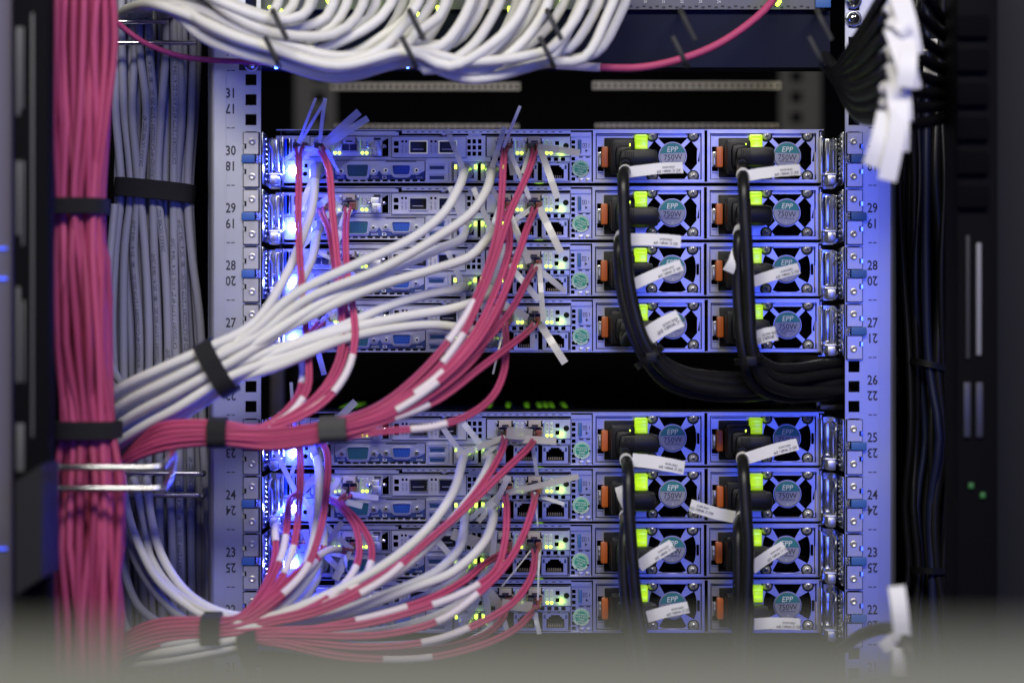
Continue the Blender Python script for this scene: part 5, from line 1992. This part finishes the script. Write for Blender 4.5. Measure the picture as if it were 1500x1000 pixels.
# black cords that fan from the corner of the cable manager to the power strip, each with a white flag
FAN = [(-26, 30), (12, 52), (44, 78), (74, 100), (100, 118), (124, 134), (146, 150), (168, 168)]
FL = [((1316, -10), (1338, 80), 30), ((1302, 28), (1330, 50), 18), ((1308, 44), (1336, 132), 28), ((1330, 58), (1326, 128), 26), ((1312, 92), (1324, 178), 26), ((1312, 122), (1318, 222), 28),
      ((1299, 166), (1277, 244), 29), ((1318, 160), (1299, 264), 27)]
for k, (ye, yp) in enumerate(FAN):
    dk = -60 - 9 * (k % 3)
    pp = [(1196, 74 + k * 2, 40), (1212, 86 + k * 2, 10), (1226, 102 + k * 2.4, -40), (1262, 60 + ye * 0.42 + k * 6, -110 + dk * 0.3), (1308, ye + 4, -170 + dk * 0.4), (1340, ye + 6 + k, -150), (1390, yp + 4, -70), (1440, yp, -118)]
    pts = path(pp, 0.008)
    o = MB('cord').tube(pts, 0.0046, 12).build('power_cable')
    tag(o, 'black cord fanning out at the top right with %s white flag' % ['the uppermost', 'a short folded', 'the second highest long', 'the right-hand', 'the middle', 'a long hanging', 'the leftmost low', 'the lowest'][k],
        'power cord', 'cords fanning out at the top right')
    i = nearest(pts, 1304, ye)
    t = (pts[min(i + 1, len(pts) - 1)] - pts[i - 1]).normalized()
    f = MB('paper').tube([pts[i] - t * 0.005, pts[i] + t * 0.005], 0.0052, 16)
    a, z, wpx = FL[k]
    dep = -0.205 - 0.004 * (k % 4)
    A, Z = P(*a, dep), P(*z, dep - 0.01)
    sd = (Z - A).normalized().cross(Vector((0, 1, 0))).normalized()
    rp, wd = [], []
    for s_ in range(9):
        t_ = s_ / 8
        rp.append(A.lerp(Z, t_) + Vector((0, -0.006 * math.sin(math.pi * t_), 0)))
        wd.append((sd + Vector((0, 0.25 * math.sin(2.2 * t_ + k), 0))).normalized())
    f.ribbon(rp, wpx * K * 0.9, 0.0005, wd)
    f.build('label_flag', o)
for py, lb in ((66, 'small white sticker behind the white flags, upper of two'), (105, 'small white sticker with printed digits behind the white flags, lower of two')):
    q = P(1363, py, 0.012)
    b = MB('paper')
    b.box(q.x - 0.0055, q.x + 0.0055, 0.012, 0.0125, q.z - 0.0048, q.z + 0.0048)
    s = b.build('sticker')
    tag(s, lb, 'sticker', 'stickers at the top right')
    if py > 80:
        MB('ink').text('1031', q.x, q.z, 0.0055, 0.0117, sx=0.7).build('printing', s)

# a flag and a dark cord in the near foreground at the lower right
y = -0.24
pp = [(1232, 950, -60), (1262, 928, -140), (1300, 918, -200), (1322, 928, -240), (1336, 960, -250), (1340, 1010, -250), (1340, 1090, -250)]
pts = path(pp, 0.008)
o = MB('cord').tube(pts, 0.0044, 12).build('power_cable')
tag(o, 'black cord arching at the lower right with a tall white flag', 'power cord')
f = MB('paper')
A, Z = P(1313, 858, y), P(1322, 935, y - 0.004)
sd = (Z - A).normalized().cross(Vector((0, 1, 0))).normalized()
f.ribbon([A.lerp(Z, t / 6) + Vector((0, -0.003 * math.sin(math.pi * t / 6), 0)) for t in range(7)], 24 * K * 0.88, 0.0005, [sd] * 7)
f.build('label_flag', o)
f = MB('paper')
a, c = P(1292, 946, y), P(1316, 928, y)
f.ribbon([a, a.lerp(c, 0.5) + Vector((0, -0.001, 0)), c], 16 * K, 0.0005)
f.build('label_flag', o)
f = MB('paper')
a, c = P(1318, 945, y - 0.004), P(1318, 985, y - 0.006)
f.ribbon([a, a.lerp(c, 0.5) + Vector((0, -0.001, 0)), c], 20 * K, 0.0005)
f.build('label_flag', o)

# ================================================================== out-of-focus ledge close to the camera
y = -1.27
b = MB('ledge_grey')
e0 = P(0, 936, y).z
b.add([(-0.9, y, e0), (0.9, y, e0), (0.9, y - 0.30, e0 - 0.17), (-0.9, y - 0.30, e0 - 0.17), (-0.9, y + 0.004, e0 - 0.012), (0.9, y + 0.004, e0 - 0.012), (0.9, y - 0.29, e0 - 0.185), (-0.9, y - 0.29, e0 - 0.185)],
      [(0, 3, 2, 1), (4, 5, 6, 7), (0, 1, 5, 4), (1, 2, 6, 5), (2, 3, 7, 6), (3, 0, 4, 7)])
tag(b.build('cabinet_ledge'), 'blurred olive grey ledge across the foot of the picture', 'ledge')

# prototype objects that were only copied stay where they stand; nothing else to do
